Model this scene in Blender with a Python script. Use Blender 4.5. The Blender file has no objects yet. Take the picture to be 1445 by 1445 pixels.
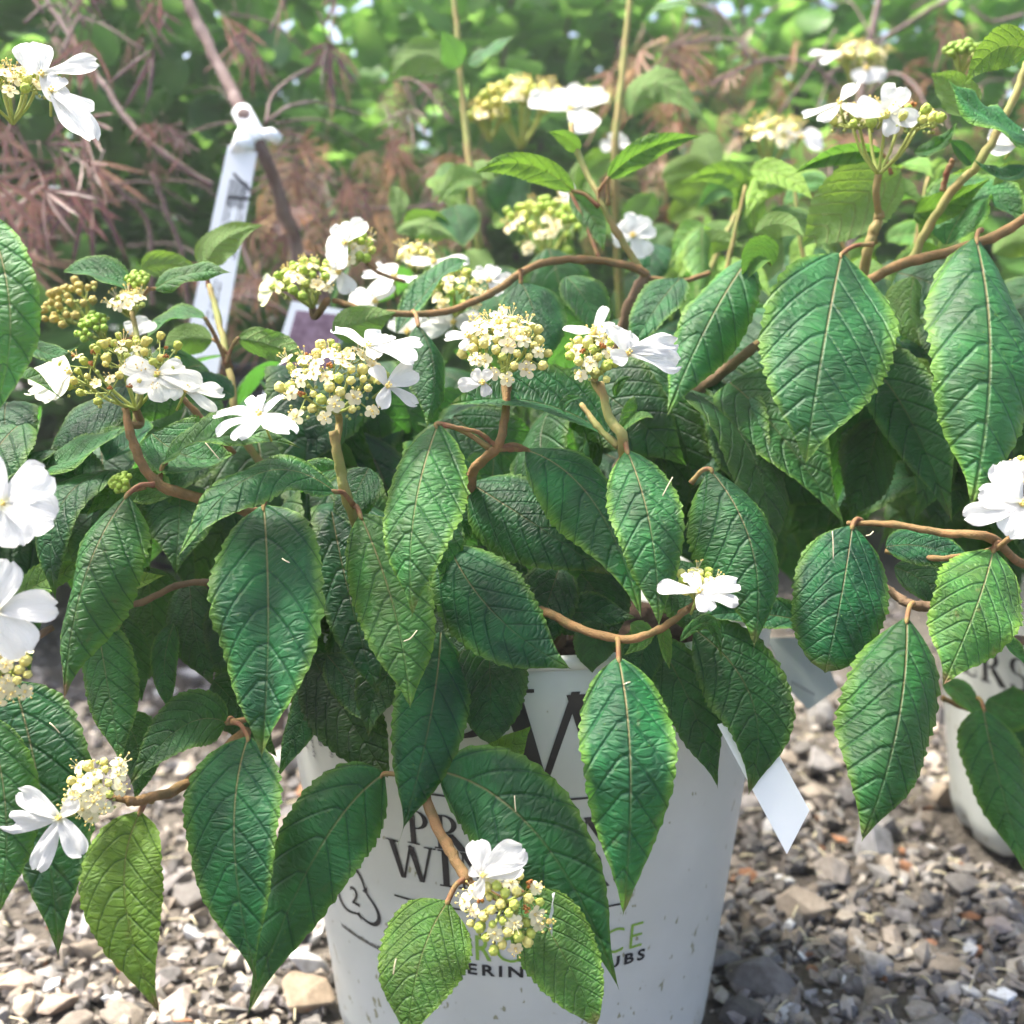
import bpy, bmesh, math, random
import numpy as np
from mathutils import Vector, Matrix, Quaternion

random.seed(7)
rng = np.random.default_rng(7)
scene = bpy.context.scene
COL = scene.collection
R = math.radians

# ------------------------------------------------------------------ camera
F = 1515.0                       # focal length in pixels of the 1445 px photograph
PITCH = 9.0
CAMZ = 0.40
cam_data = bpy.data.cameras.new('camera')
cam = bpy.data.objects.new('camera', cam_data)
COL.objects.link(cam)
cam.location = (0, 0, CAMZ)
cam.rotation_euler = (R(90 - PITCH), 0, 0)
cam_data.sensor_width = 36
cam_data.lens = 36 * F / 1445
cam_data.clip_start = 0.01
cam_data.clip_end = 500
cam_data.dof.use_dof = True
cam_data.dof.focus_distance = 0.445
cam_data.dof.aperture_fstop = 8.5
scene.camera = cam
CAM = Vector((0, 0, CAMZ))
FWD = Vector((0, math.cos(R(PITCH)), -math.sin(R(PITCH))))
UP = Vector((0, math.sin(R(PITCH)), math.cos(R(PITCH))))
RT = Vector((1, 0, 0))

def P(px, py, d):
    """photo pixel and distance along the optical axis -> point in metres"""
    return CAM + FWD * d + RT * ((px - 722.5) / F * d) + UP * ((722.5 - py) / F * d)

def pix(v):
    r = v - CAM
    d = r.dot(FWD)
    return 722.5 + r.dot(RT) / d * F, 722.5 - r.dot(UP) / d * F, d

# ------------------------------------------------------------------ world, sun, exposure
SUN_EL, SUN_AZ = 64.0, -72.0      # azimuth clockwise from +Y: high, from the left and a little behind
world = bpy.data.worlds.new('World')
scene.world = world
world.use_nodes = True
wn = world.node_tree.nodes
bg = wn['Background']
sky = wn.new('ShaderNodeTexSky')
sky.sky_type = 'NISHITA'
sky.sun_disc = False
sky.sun_elevation = R(SUN_EL)
sky.sun_rotation = R(SUN_AZ % 360)
sky.air_density = 0.75
sky.dust_density = 5.0
sky.ozone_density = 0.4
world.node_tree.links.new(sky.outputs[0], bg.inputs[0])
bg.inputs[1].default_value = 0.15
sun_d = bpy.data.lights.new('sun', 'SUN')
sun_d.energy = 3.4
sun_d.angle = R(8)
sun_d.color = (1.0, 0.95, 0.85)
sun = bpy.data.objects.new('sun', sun_d)
COL.objects.link(sun)
sdir = Vector((math.sin(R(SUN_AZ)) * math.cos(R(SUN_EL)), math.cos(R(SUN_AZ)) * math.cos(R(SUN_EL)), math.sin(R(SUN_EL))))
sun.rotation_euler = (-sdir).to_track_quat('-Z', 'Y').to_euler()
sun.location = sdir * 20
scene.view_settings.view_transform = 'Standard'
scene.view_settings.look = 'None'
scene.view_settings.exposure = 1.8
scene.view_settings.gamma = 1.0
scene.render.engine = 'CYCLES'
scene.cycles.max_bounces = 6
scene.cycles.transmission_bounces = 5
scene.cycles.diffuse_bounces = 2
scene.cycles.glossy_bounces = 2
scene.cycles.use_adaptive_sampling = True
scene.cycles.adaptive_threshold = 0.04
scene.cycles.use_denoising = True

# ------------------------------------------------------------------ node helpers
class NT:
    def __init__(self, name):
        self.m = bpy.data.materials.new(name)
        self.m.use_nodes = True
        self.t = self.m.node_tree
        self.t.nodes.clear()
        self.out = self.t.nodes.new('ShaderNodeOutputMaterial')
    def n(self, typ, ins=None, **kw):
        nd = self.t.nodes.new(typ)
        for k, v in kw.items():
            setattr(nd, k, v)
        for k, v in (ins or {}).items():
            self.set(nd.inputs[k], v)
        return nd
    def set(self, sock, v):
        if isinstance(v, bpy.types.NodeSocket):
            self.t.links.new(v, sock)
        elif isinstance(v, bpy.types.Node):
            self.t.links.new(v.outputs[0], sock)
        else:
            sock.default_value = v
    def math(self, op, a, b=0.0, c=0.0, clamp=False):
        return self.n('ShaderNodeMath', {0: a, 1: b, 2: c}, operation=op, use_clamp=clamp).outputs[0]
    def mix(self, fac, a, b, blend='MIX'):
        nd = self.n('ShaderNodeMix', data_type='RGBA', blend_type=blend)
        self.set(nd.inputs[0], fac); self.set(nd.inputs[6], a); self.set(nd.inputs[7], b)
        return nd.outputs[2]
    def smooth(self, x, lo, hi, a=0.0, b=1.0):
        return self.n('ShaderNodeMapRange', {0: x, 1: lo, 2: hi, 3: a, 4: b}, interpolation_type='SMOOTHSTEP').outputs[0]
    def attr(self, name):
        return self.n('ShaderNodeAttribute', attribute_name=name)
    def noise(self, vec, scale, detail=3.0, rough=0.55):
        nd = self.n('ShaderNodeTexNoise', {'Scale': scale, 'Detail': detail, 'Roughness': rough})
        if vec is not None: self.set(nd.inputs['Vector'], vec)
        return nd.outputs[0]
    def xyz(self, x, y, z=0.0):
        return self.n('ShaderNodeCombineXYZ', {0: x, 1: y, 2: z}).outputs[0]
    def obj(self):
        return self.n('ShaderNodeTexCoord').outputs['Object']
    def finish(self, sh):
        self.set(self.out.inputs[0], sh)
        return self.m

def c4(r, g, b): return (r, g, b, 1.0)

# ------------------------------------------------------------------ materials
NV = 7.0
def leaf_material(name, dark, light, yellow, under, vein, trans_col, trans=0.28, rough=0.53):
    t = NT(name)
    q = t.attr('q').outputs['Fac']; y = t.attr('y').outputs['Fac']
    e = t.attr('e').outputs['Fac']; s = t.attr('s').outputs['Fac']
    oi = t.n('ShaderNodeObjectInfo')
    rnd = oi.outputs['Random']
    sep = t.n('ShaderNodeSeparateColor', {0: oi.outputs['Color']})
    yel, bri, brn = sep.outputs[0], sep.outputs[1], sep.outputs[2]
    off = t.math('MULTIPLY', rnd, 37.0)
    vq = t.math('MULTIPLY', q, NV)
    dv = t.math('PINGPONG', t.math('ADD', vq, 20.0), 0.5)
    ay = t.math('ABSOLUTE', y)
    groove = t.smooth(dv, 0.0, 0.13)
    mid = t.smooth(ay, 0.001, 0.008)
    # ladder-like cross veins and quilting between the secondary veins
    cell_v = t.xyz(t.math('MULTIPLY_ADD', vq, 1.0, off), t.math('MULTIPLY', t.math('MULTIPLY_ADD', ay, 0.35, s), 24.0), t.math('MULTIPLY_ADD', t.math('SIGN', y), 3.0, off))
    wob = t.n('ShaderNodeTexNoise', {'Vector': cell_v, 'Scale': 0.9, 'Detail': 2.0})
    cell_w = t.n('ShaderNodeVectorMath', {0: cell_v, 1: wob.outputs[1]}, operation='ADD').outputs[0]
    vor = t.n('ShaderNodeTexVoronoi', {'Vector': cell_w, 'Scale': 1.25}, feature='DISTANCE_TO_EDGE', voronoi_dimensions='3D')
    tert = t.smooth(vor.outputs[0], 0.0, 0.26)
    fine = t.noise(t.xyz(t.math('ADD', s, off), y, off), 190.0, 2.0)
    h = t.math('MULTIPLY_ADD', groove, 1.15, t.math('MULTIPLY', mid, 1.0))
    h = t.math('MULTIPLY_ADD', tert, 0.62, h)
    h = t.math('MULTIPLY_ADD', fine, 0.30, h)
    bump = t.n('ShaderNodeBump', {'Strength': 0.58, 'Distance': 0.0011, 'Height': h})
    big = t.noise(t.xyz(t.math('ADD', s, off), t.math('MULTIPLY', y, 1.6), off), 5.0, 4.0)
    bigm = t.smooth(big, 0.3, 0.72)
    col = t.mix(bigm, dark, light)
    # yellowness per leaf; on some leaves it stands in for backlight
    col = t.mix(yel, col, yellow)
    # margin and tip paler
    edge = t.math('MULTIPLY', t.smooth(t.math('MULTIPLY_ADD', big, 0.25, e), 0.86, 1.16), 0.5)
    tip = t.math('MULTIPLY', t.smooth(s, 0.84, 1.0), 0.45)
    col = t.mix(t.math('MAXIMUM', edge, tip), col, yellow)
    # veins: secondary slightly darker in the groove, midrib straw coloured
    col = t.mix(t.math('MULTIPLY', t.math('SUBTRACT', 1.0, t.smooth(dv, 0.0, 0.05)), 0.62), col, dark)
    col = t.mix(t.math('MULTIPLY', t.math('SUBTRACT', 1.0, tert), 0.30), col, dark)
    midf = t.math('MULTIPLY', t.math('SUBTRACT', 1.0, t.smooth(ay, 0.0012, 0.0058)), t.smooth(s, 0.75, 0.08, 0.12, 0.85))
    col = t.mix(midf, col, vein)
    # speckles and brown patches
    spk = t.noise(t.xyz(t.math('ADD', s, off), y, off), 75.0, 2.0)
    col = t.mix(t.math('MULTIPLY', t.smooth(spk, 0.66, 0.74), 0.30), col, yellow)
    br = t.noise(t.xyz(t.math('ADD', s, off), t.math('MULTIPLY', y, 2.0), off), 9.0, 5.0, 0.65)
    brf = t.math('MULTIPLY', t.smooth(t.math('MULTIPLY_ADD', s, 0.12, br), 0.66, 0.80), t.math('MULTIPLY', brn, 0.6))
    col = t.mix(brf, col, c4(0.115, 0.06, 0.03))
    tipb = t.math('MULTIPLY', t.smooth(t.math('MULTIPLY_ADD', br, 0.12, s), 0.97, 1.02), t.math('MULTIPLY', brn, 0.9))
    col = t.mix(tipb, col, c4(0.16, 0.07, 0.05))
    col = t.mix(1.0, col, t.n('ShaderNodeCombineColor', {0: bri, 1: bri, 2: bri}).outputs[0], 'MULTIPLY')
    ucol = t.mix(t.math('MULTIPLY', t.math('SUBTRACT', 1.0, t.smooth(dv, 0.0, 0.1)), 0.5), under, vein)
    geo = t.n('ShaderNodeNewGeometry')
    col2 = t.mix(geo.outputs['Backfacing'], col, ucol)
    rg = t.math('MULTIPLY_ADD', geo.outputs['Backfacing'], 0.25, t.math('MULTIPLY_ADD', fine, 0.16, rough - 0.08))
    pb = t.n('ShaderNodeBsdfPrincipled', {'Base Color': col2, 'Roughness': rg, 'Normal': bump})
    pb.inputs['Specular IOR Level'].default_value = 0.27
    tcol = t.mix(yel, trans_col, c4(0.42, 0.60, 0.05))
    tcol = t.mix(t.math('MULTIPLY', t.math('SUBTRACT', 1.0, t.smooth(dv, 0.0, 0.07)), 0.5), tcol, dark)
    tr = t.n('ShaderNodeBsdfTranslucent', {'Color': tcol, 'Normal': bump})
    mx = t.n('ShaderNodeMixShader', {0: trans, 1: pb.outputs[0], 2: tr.outputs[0]})
    return t.finish(mx.outputs[0])

M = {}
M['leaf'] = leaf_material('viburnum_leaf', c4(0.0020, 0.034, 0.017), c4(0.014, 0.126, 0.036), c4(0.185, 0.315, 0.022),
                          c4(0.125, 0.215, 0.060), c4(0.20, 0.155, 0.075), c4(0.12, 0.42, 0.05), 0.25)
def hedge_mat():
    t = NT('hedge_leaf')
    oi = t.n('ShaderNodeObjectInfo')
    sep = t.n('ShaderNodeSeparateColor', {0: oi.outputs['Color']})
    n = t.noise(t.n('ShaderNodeNewGeometry').outputs['Position'], 22, 2.0)
    col = t.mix(t.smooth(n, .3, .7), c4(0.040, 0.140, 0.055), c4(0.130, 0.280, 0.075))  # both greens paled to put sunlit haze into the colour
    col = t.mix(sep.outputs[0], col, c4(0.17, 0.32, 0.03))
    col = t.mix(1.0, col, t.n('ShaderNodeCombineColor', {0: sep.outputs[1], 1: sep.outputs[1], 2: sep.outputs[1]}).outputs[0], 'MULTIPLY')
    pb = t.n('ShaderNodeBsdfPrincipled', {'Base Color': col, 'Roughness': 0.42})
    tr = t.n('ShaderNodeBsdfTranslucent', {'Color': c4(0.34, 0.62, 0.12)})
    return t.finish(t.n('ShaderNodeMixShader', {0: 0.48, 1: pb.outputs[0], 2: tr.outputs[0]}).outputs[0])
M['hedge_leaf'] = hedge_mat()

def simple(name, col, rough=0.6, spec=0.4, var=None, vscale=40, bump=0.0, bscale=300, trans=None, tfac=0.0, objcol=False, bdist=0.0006):
    t = NT(name)
    oc = t.obj()
    c = col
    if var is not None:
        c = t.mix(t.smooth(t.noise(oc, vscale, 4.0), 0.32, 0.70), col, var)
    if objcol:
        oi = t.n('ShaderNodeObjectInfo')
        c = t.mix(1.0, c, oi.outputs['Color'], 'MULTIPLY')
    ins = {'Base Color': c, 'Roughness': rough}
    if bump:
        ins['Normal'] = t.n('ShaderNodeBump', {'Strength': bump, 'Distance': bdist, 'Height': t.noise(oc, bscale, 3.0)})
    pb = t.n('ShaderNodeBsdfPrincipled', ins)
    pb.inputs['Specular IOR Level'].default_value = spec
    sh = pb.outputs[0]
    if trans is not None:
        tr = t.n('ShaderNodeBsdfTranslucent', {'Color': trans})
        sh = t.n('ShaderNodeMixShader', {0: tfac, 1: sh, 2: tr.outputs[0]}).outputs[0]
    return t.finish(sh)

M['stem'] = simple('stem_tan', c4(0.25, 0.145, 0.065), 0.85, 0.15, c4(0.16, 0.115, 0.05), 140, 1.0, 1100)
M['stem_green'] = simple('stem_green', c4(0.24, 0.26, 0.075), 0.7, 0.25, c4(0.27, 0.19, 0.075), 60, 0.6, 900)
M['wood'] = simple('stem_wood', c4(0.115, 0.075, 0.045), 0.85, 0.2, c4(0.19, 0.125, 0.075), 80, 1.0, 500)
M['petiole'] = simple('petiole_red', c4(0.19, 0.075, 0.045), 0.7, 0.2, c4(0.22, 0.17, 0.06), 160, 0.4, 900)
M['peduncle'] = simple('peduncle_green', c4(0.36, 0.40, 0.10), 0.6, 0.3, c4(0.30, 0.36, 0.085), 120, 0.3, 1200)
M['bud'] = simple('bud', c4(0.80, 0.72, 0.28), 0.5, 0.35, c4(0.70, 0.70, 0.24), 500, 0.2, 1500, c4(0.7, 0.65, 0.25), 0.15, True)
M['floret'] = simple('floret_petal', c4(0.86, 0.82, 0.62), 0.5, 0.3, c4(0.82, 0.76, 0.50), 500, 0, 0, c4(0.85, 0.8, 0.6), 0.22, True)
M['anther'] = simple('anther_yellow', c4(0.75, 0.58, 0.18), 0.7, 0.2)
M['rust'] = simple('withered_floret', c4(0.26, 0.085, 0.03), 0.7, 0.2, c4(0.42, 0.20, 0.05), 800)
M['hair'] = simple('straw', c4(0.62, 0.55, 0.36), 0.6, 0.3)

def petal_mat():
    t = NT('white_petal')
    y = t.attr('y').outputs['Fac']; s = t.attr('s').outputs['Fac']
    oi = t.n('ShaderNodeObjectInfo')
    w = t.noise(t.xyz(t.math('MULTIPLY', s, 2.0), t.math('MULTIPLY', y, 22.0), t.math('MULTIPLY', oi.outputs['Random'], 30.0)), 1.6, 2.0)
    b = t.n('ShaderNodeBump', {'Strength': 0.9, 'Distance': 0.0010, 'Height': w})
    col = t.mix(t.smooth(s, 0.0, 0.16), c4(0.80, 0.78, 0.46), c4(0.91, 0.90, 0.86))
    col = t.mix(1.0, col, oi.outputs['Color'], 'MULTIPLY')
    pb = t.n('ShaderNodeBsdfPrincipled', {'Base Color': col, 'Roughness': 0.55, 'Normal': b})
    pb.inputs['Specular IOR Level'].default_value = 0.3
    tr = t.n('ShaderNodeBsdfTranslucent', {'Color': c4(0.9, 0.92, 0.88), 'Normal': b})
    return t.finish(t.n('ShaderNodeMixShader', {0: 0.33, 1: pb.outputs[0], 2: tr.outputs[0]}).outputs[0])
M['petal'] = petal_mat()

def pot_mat():
    t = NT('white_pot_plastic')
    oc = t.obj()
    sep = t.n('ShaderNodeSeparateXYZ', {0: oc})
    z = sep.outputs[2]
    n1 = t.noise(oc, 14, 4.0)
    base = t.mix(t.smooth(n1, 0.35, 0.7), c4(0.47, 0.495, 0.465), c4(0.54, 0.56, 0.53))
    # splashed soil and moss flecks, thicker towards the foot of the pot
    st = t.n('ShaderNodeMapping', {'Vector': oc, 'Scale': (1.0, 1.0, 0.55), 'Rotation': (0.2, 0.3, 0.1)})
    sp = t.noise(st.outputs[0], 150, 2.5, 0.6)
    amt = t.smooth(z, 0.20, 0.0, 0.0, 0.13)
    sp2 = t.math('ADD', sp, t.math('MULTIPLY', amt, t.noise(oc, 9, 2.0)))
    fl = t.math('MULTIPLY', t.smooth(sp2, 0.685, 0.72), 0.85)
    col = t.mix(fl, base, c4(0.20, 0.20, 0.10))
    sm = t.noise(oc, 30, 5.0, 0.7)
    col = t.mix(t.math('MULTIPLY', t.smooth(sm, 0.52, 0.80), t.smooth(z, 0.12, 0.0, 0.05, 0.7)), col, c4(0.40, 0.37, 0.29))
    b = t.n('ShaderNodeBump', {'Strength': 0.12, 'Distance': 0.001, 'Height': t.noise(oc, 60, 3.0)})
    pb = t.n('ShaderNodeBsdfPrincipled', {'Base Color': col, 'Roughness': 0.42, 'Normal': b})
    return t.finish(pb.outputs[0])
M['pot'] = pot_mat()
M['ink'] = simple('black_print', c4(0.012, 0.013, 0.016), 0.45, 0.4, c4(0.02, 0.02, 0.022), 60)
M['ink_grey'] = simple('grey_print', c4(0.10, 0.11, 0.12), 0.5, 0.4)
M['ink_faint'] = simple('faint_print', c4(0.20, 0.22, 0.21), 0.5, 0.4)
M['tag_shade_grey'] = simple('tag_shade_grey', c4(0.33, 0.36, 0.33), 0.4, 0.4)  # grey stands in for the shade on this label's plastic
M['ink_green'] = simple('green_print', c4(0.20, 0.36, 0.05), 0.5, 0.4)
M['soil'] = simple('potting_soil', c4(0.018, 0.012, 0.008), 0.95, 0.1, c4(0.045, 0.03, 0.02), 90, 1.0, 150, bdist=0.006)
M['tag'] = simple('tag_plastic', c4(0.82, 0.85, 0.86), 0.35, 0.5, c4(0.78, 0.81, 0.83), 20)
M['tag_purple'] = simple('tag_picture', c4(0.16, 0.09, 0.13), 0.4, 0.4, c4(0.30, 0.20, 0.26), 120)
M['black'] = simple('black_plastic', c4(0.012, 0.013, 0.015), 0.4, 0.5)
M['bark'] = simple('maple_bark', c4(0.13, 0.085, 0.075), 0.8, 0.2, c4(0.25, 0.19, 0.175), 40, 1.0, 250)
def maple_mat():
    t = NT('maple_leaf')
    oi = t.n('ShaderNodeObjectInfo')
    n = t.noise(t.obj(), 60, 3.0)
    col = t.mix(t.smooth(n, 0.3, 0.7), c4(0.75, 0.75, 0.75), c4(1.25, 1.2, 1.15))
    col = t.mix(1.0, col, oi.outputs['Color'], 'MULTIPLY')
    pb = t.n('ShaderNodeBsdfPrincipled', {'Base Color': col, 'Roughness': 0.5})
    tr = t.n('ShaderNodeBsdfTranslucent', {'Color': col})
    return t.finish(t.n('ShaderNodeMixShader', {0: 0.35, 1: pb.outputs[0], 2: tr.outputs[0]}).outputs[0])
M['maple'] = maple_mat()
def stone_mat(name, attr):
    t = NT(name)
    oc = t.obj()
    if attr:
        c = t.attr('tint').outputs['Color']
        vec = oc; sc = 1.0
    else:
        c = t.n('ShaderNodeObjectInfo').outputs['Color']
        vec = t.n('ShaderNodeVectorMath', {0: oc, 3: 0.02}, operation='SCALE').outputs[0]
        vec = t.n('ShaderNodeVectorMath', {0: vec, 1: t.xyz(t.math('MULTIPLY', t.n('ShaderNodeObjectInfo').outputs['Random'], 9.0), 0.0)}, operation='ADD').outputs[0]
    n = t.noise(vec, 160, 5.0, 0.65)
    n2 = t.noise(vec, 700, 3.0, 0.6)
    col = t.mix(t.smooth(n, 0.3, 0.72), t.mix(1.0, c, c4(0.62, 0.60, 0.58), 'MULTIPLY'), c)
    col = t.mix(t.math('MULTIPLY', t.smooth(n2, 0.58, 0.72), 0.5), col, t.mix(1.0, c, c4(0.45, 0.43, 0.40), 'MULTIPLY'))
    b = t.n('ShaderNodeBump', {'Strength': 0.7, 'Distance': 0.0012, 'Height': t.math('MULTIPLY_ADD', n2, 0.5, n)})
    pb = t.n('ShaderNodeBsdfPrincipled', {'Base Color': col, 'Roughness': 0.82, 'Normal': b})
    return t.finish(pb.outputs[0])
M['stone'] = stone_mat('gravel_stone', False)
M['chips'] = stone_mat('gravel_chip', True)
def ground_mat():
    t = NT('gravel_bed')
    oc = t.obj()
    n = t.noise(oc, 40, 6.0, 0.7)
    v = t.n('ShaderNodeTexVoronoi', {'Vector': oc, 'Scale': 110.0})
    col = t.mix(t.smooth(n, 0.3, 0.7), c4(0.09, 0.075, 0.058), c4(0.20, 0.175, 0.145))
    col = t.mix(0.5, col, t.mix(t.math('MULTIPLY', v.outputs[0], 60.0, clamp=True), c4(0.22, 0.19, 0.16), c4(0.05, 0.042, 0.034)))
    b = t.n('ShaderNodeBump', {'Strength': 1.0, 'Distance': 0.006, 'Height': v.outputs[0]})
    pb = t.n('ShaderNodeBsdfPrincipled', {'Base Color': col, 'Roughness': 0.9, 'Normal': b})
    return t.finish(pb.outputs[0])
M['ground'] = ground_mat()

# ------------------------------------------------------------------ object helpers
WORLD = {}
def wp(o): return WORLD.get(o.name, Vector((0, 0, 0)))

def empty(name, loc, label, cat, group=None):
    o = bpy.data.objects.new(name, None)
    COL.objects.link(o)
    o.empty_display_size = 0.02
    o.location = loc
    WORLD[o.name] = Vector(loc)
    o['label'] = label; o['category'] = cat
    if group: o['group'] = group
    return o

def add(name, mesh, parent=None, origin=(0, 0, 0), color=None, kind=None):
    """link a mesh whose vertices are given relative to origin (world)"""
    o = bpy.data.objects.new(name, mesh)
    COL.objects.link(o)
    origin = Vector(origin)
    WORLD[o.name] = origin
    if parent is not None:
        o.parent = parent
        o.location = origin - wp(parent)
    else:
        o.location = origin
    if color is not None: o.color = (*color, 1.0)
    if kind: o['kind'] = kind
    return o

def mesh_np(name, verts, faces, mats, smooth=True, attrs=None, fmat=None):
    me = bpy.data.meshes.new(name)
    me.from_pydata([tuple(v) for v in verts], [], [tuple(int(i) for i in f) for f in faces])
    for m in (mats if isinstance(mats, (list, tuple)) else [mats]):
        me.materials.append(m)
    if smooth: me.polygons.foreach_set('use_smooth', [True] * len(me.polygons))
    if fmat is not None: me.polygons.foreach_set('material_index', fmat)
    for k, a in (attrs or {}).items():
        at = me.attributes.new(k, 'FLOAT', 'POINT')
        at.data.foreach_set('value', np.asarray(a, dtype=np.float32))
    me.update()
    return me

class MB:
    """collects shapes for ONE mesh"""
    def __init__(self): self.v = []; self.f = []; self.m = []
    def put(self, verts, faces, mi=0):
        o = len(self.v)
        self.v.extend([tuple(x) for x in verts])
        self.f.extend([tuple(i + o for i in f) for f in faces])
        self.m.extend([mi] * len(faces))
    def tube(self, pts, radii, seg=8, mi=0, cap=True):
        pts = [Vector(p) for p in pts]
        n = len(pts)
        if not hasattr(radii, '__len__'): radii = [radii] * n
        ref = Vector((0.31, 0.2, 0.93))
        rings = []
        for i, p in enumerate(pts):
            t = (pts[min(i + 1, n - 1)] - pts[max(i - 1, 0)])
            if t.length < 1e-9: t = Vector((0, 0, 1))
            t.normalize()
            a = ref - t * ref.dot(t)
            if a.length < 1e-3: a = Vector((1, 0, 0)) - t * t.x
            a.normalize(); b = t.cross(a); ref = a
            rings.append([p + (a * math.cos(2 * math.pi * k / seg) + b * math.sin(2 * math.pi * k / seg)) * radii[i] for k in range(seg)])
        vs = [v for r in rings for v in r]
        fs = []
        for i in range(n - 1):
            for k in range(seg):
                k2 = (k + 1) % seg
                fs.append((i * seg + k, i * seg + k2, (i + 1) * seg + k2, (i + 1) * seg + k))
        if cap:
            fs.append(tuple(range(seg - 1, -1, -1)))
            fs.append(tuple((n - 1) * seg + k for k in range(seg)))
        self.put(vs, fs, mi)
    def ball(self, c, r, mi=0, seg=6, rings=4, squash=(1, 1, 1)):
        c = Vector(c); vs = [c + Vector((0, 0, r * squash[2]))]
        for i in range(1, rings):
            th = math.pi * i / rings
            for k in range(seg):
                ph = 2 * math.pi * k / seg
                vs.append(c + Vector((math.sin(th) * math.cos(ph) * r * squash[0], math.sin(th) * math.sin(ph) * r * squash[1], math.cos(th) * r * squash[2])))
        vs.append(c + Vector((0, 0, -r * squash[2])))
        fs = [(0, 1 + k, 1 + (k + 1) % seg) for k in range(seg)]
        for i in range(rings - 2):
            for k in range(seg):
                a = 1 + i * seg
                fs.append((a + k, a + seg + k, a + seg + (k + 1) % seg, a + (k + 1) % seg))
        last = len(vs) - 1; a = 1 + (rings - 2) * seg
        fs += [(last, a + (k + 1) % seg, a + k) for k in range(seg)]
        self.put(vs, fs, mi)
    def mesh(self, name, mats, smooth=True, origin=(0, 0, 0)):
        o = Vector(origin)
        return mesh_np(name, [Vector(v) - o for v in self.v], self.f, mats, smooth, fmat=self.m)

def spline(pts, per=6):
    """Catmull-Rom through points"""
    pts = [Vector(p) for p in pts]
    if len(pts) < 3:
        return [pts[0].lerp(pts[-1], i / per) for i in range(per + 1)]
    ext = [pts[0] * 2 - pts[1]] + pts + [pts[-1] * 2 - pts[-2]]
    out = []
    for i in range(1, len(ext) - 2):
        a, b, c, d = ext[i - 1], ext[i], ext[i + 1], ext[i + 2]
        for k in range(per):
            t = k / per
            out.append(0.5 * ((2 * b) + (c - a) * t + (2 * a - 5 * b + 4 * c - d) * t * t + (3 * b - a - 3 * c + d) * t ** 3))
    out.append(pts[-1])
    return out

# ------------------------------------------------------------------ leaf geometry
PS = np.array([0, .02, .06, .12, .2, .3, .4, .5, .6, .7, .78, .85, .91, .955, 1.0])
PWID = np.array([.03, .25, .51, .74, .90, .99, 1.0, .955, .86, .715, .53, .325, .165, .085, 0.0])
PBLUNT = np.array([.03, .30, .58, .80, .93, .985, 1.0, .985, .95, .89, .81, .70, .55, .38, 0.0])
def profile(s, blunt=0.0):
    # smoothed linear interpolation of the outline table
    a = np.interp(s, PS, PWID); b = np.interp(s, PS, PBLUNT)
    for d in (0.015,):
        a = (np.interp(np.clip(s - d, 0, 1), PS, PWID) + 2 * a + np.interp(np.clip(s + d, 0, 1), PS, PWID)) / 4
    return np.clip(a * (1 - blunt) + b * blunt, 0.0, None) * np.clip((1.0 - s) * 30, 0, 1)

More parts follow.
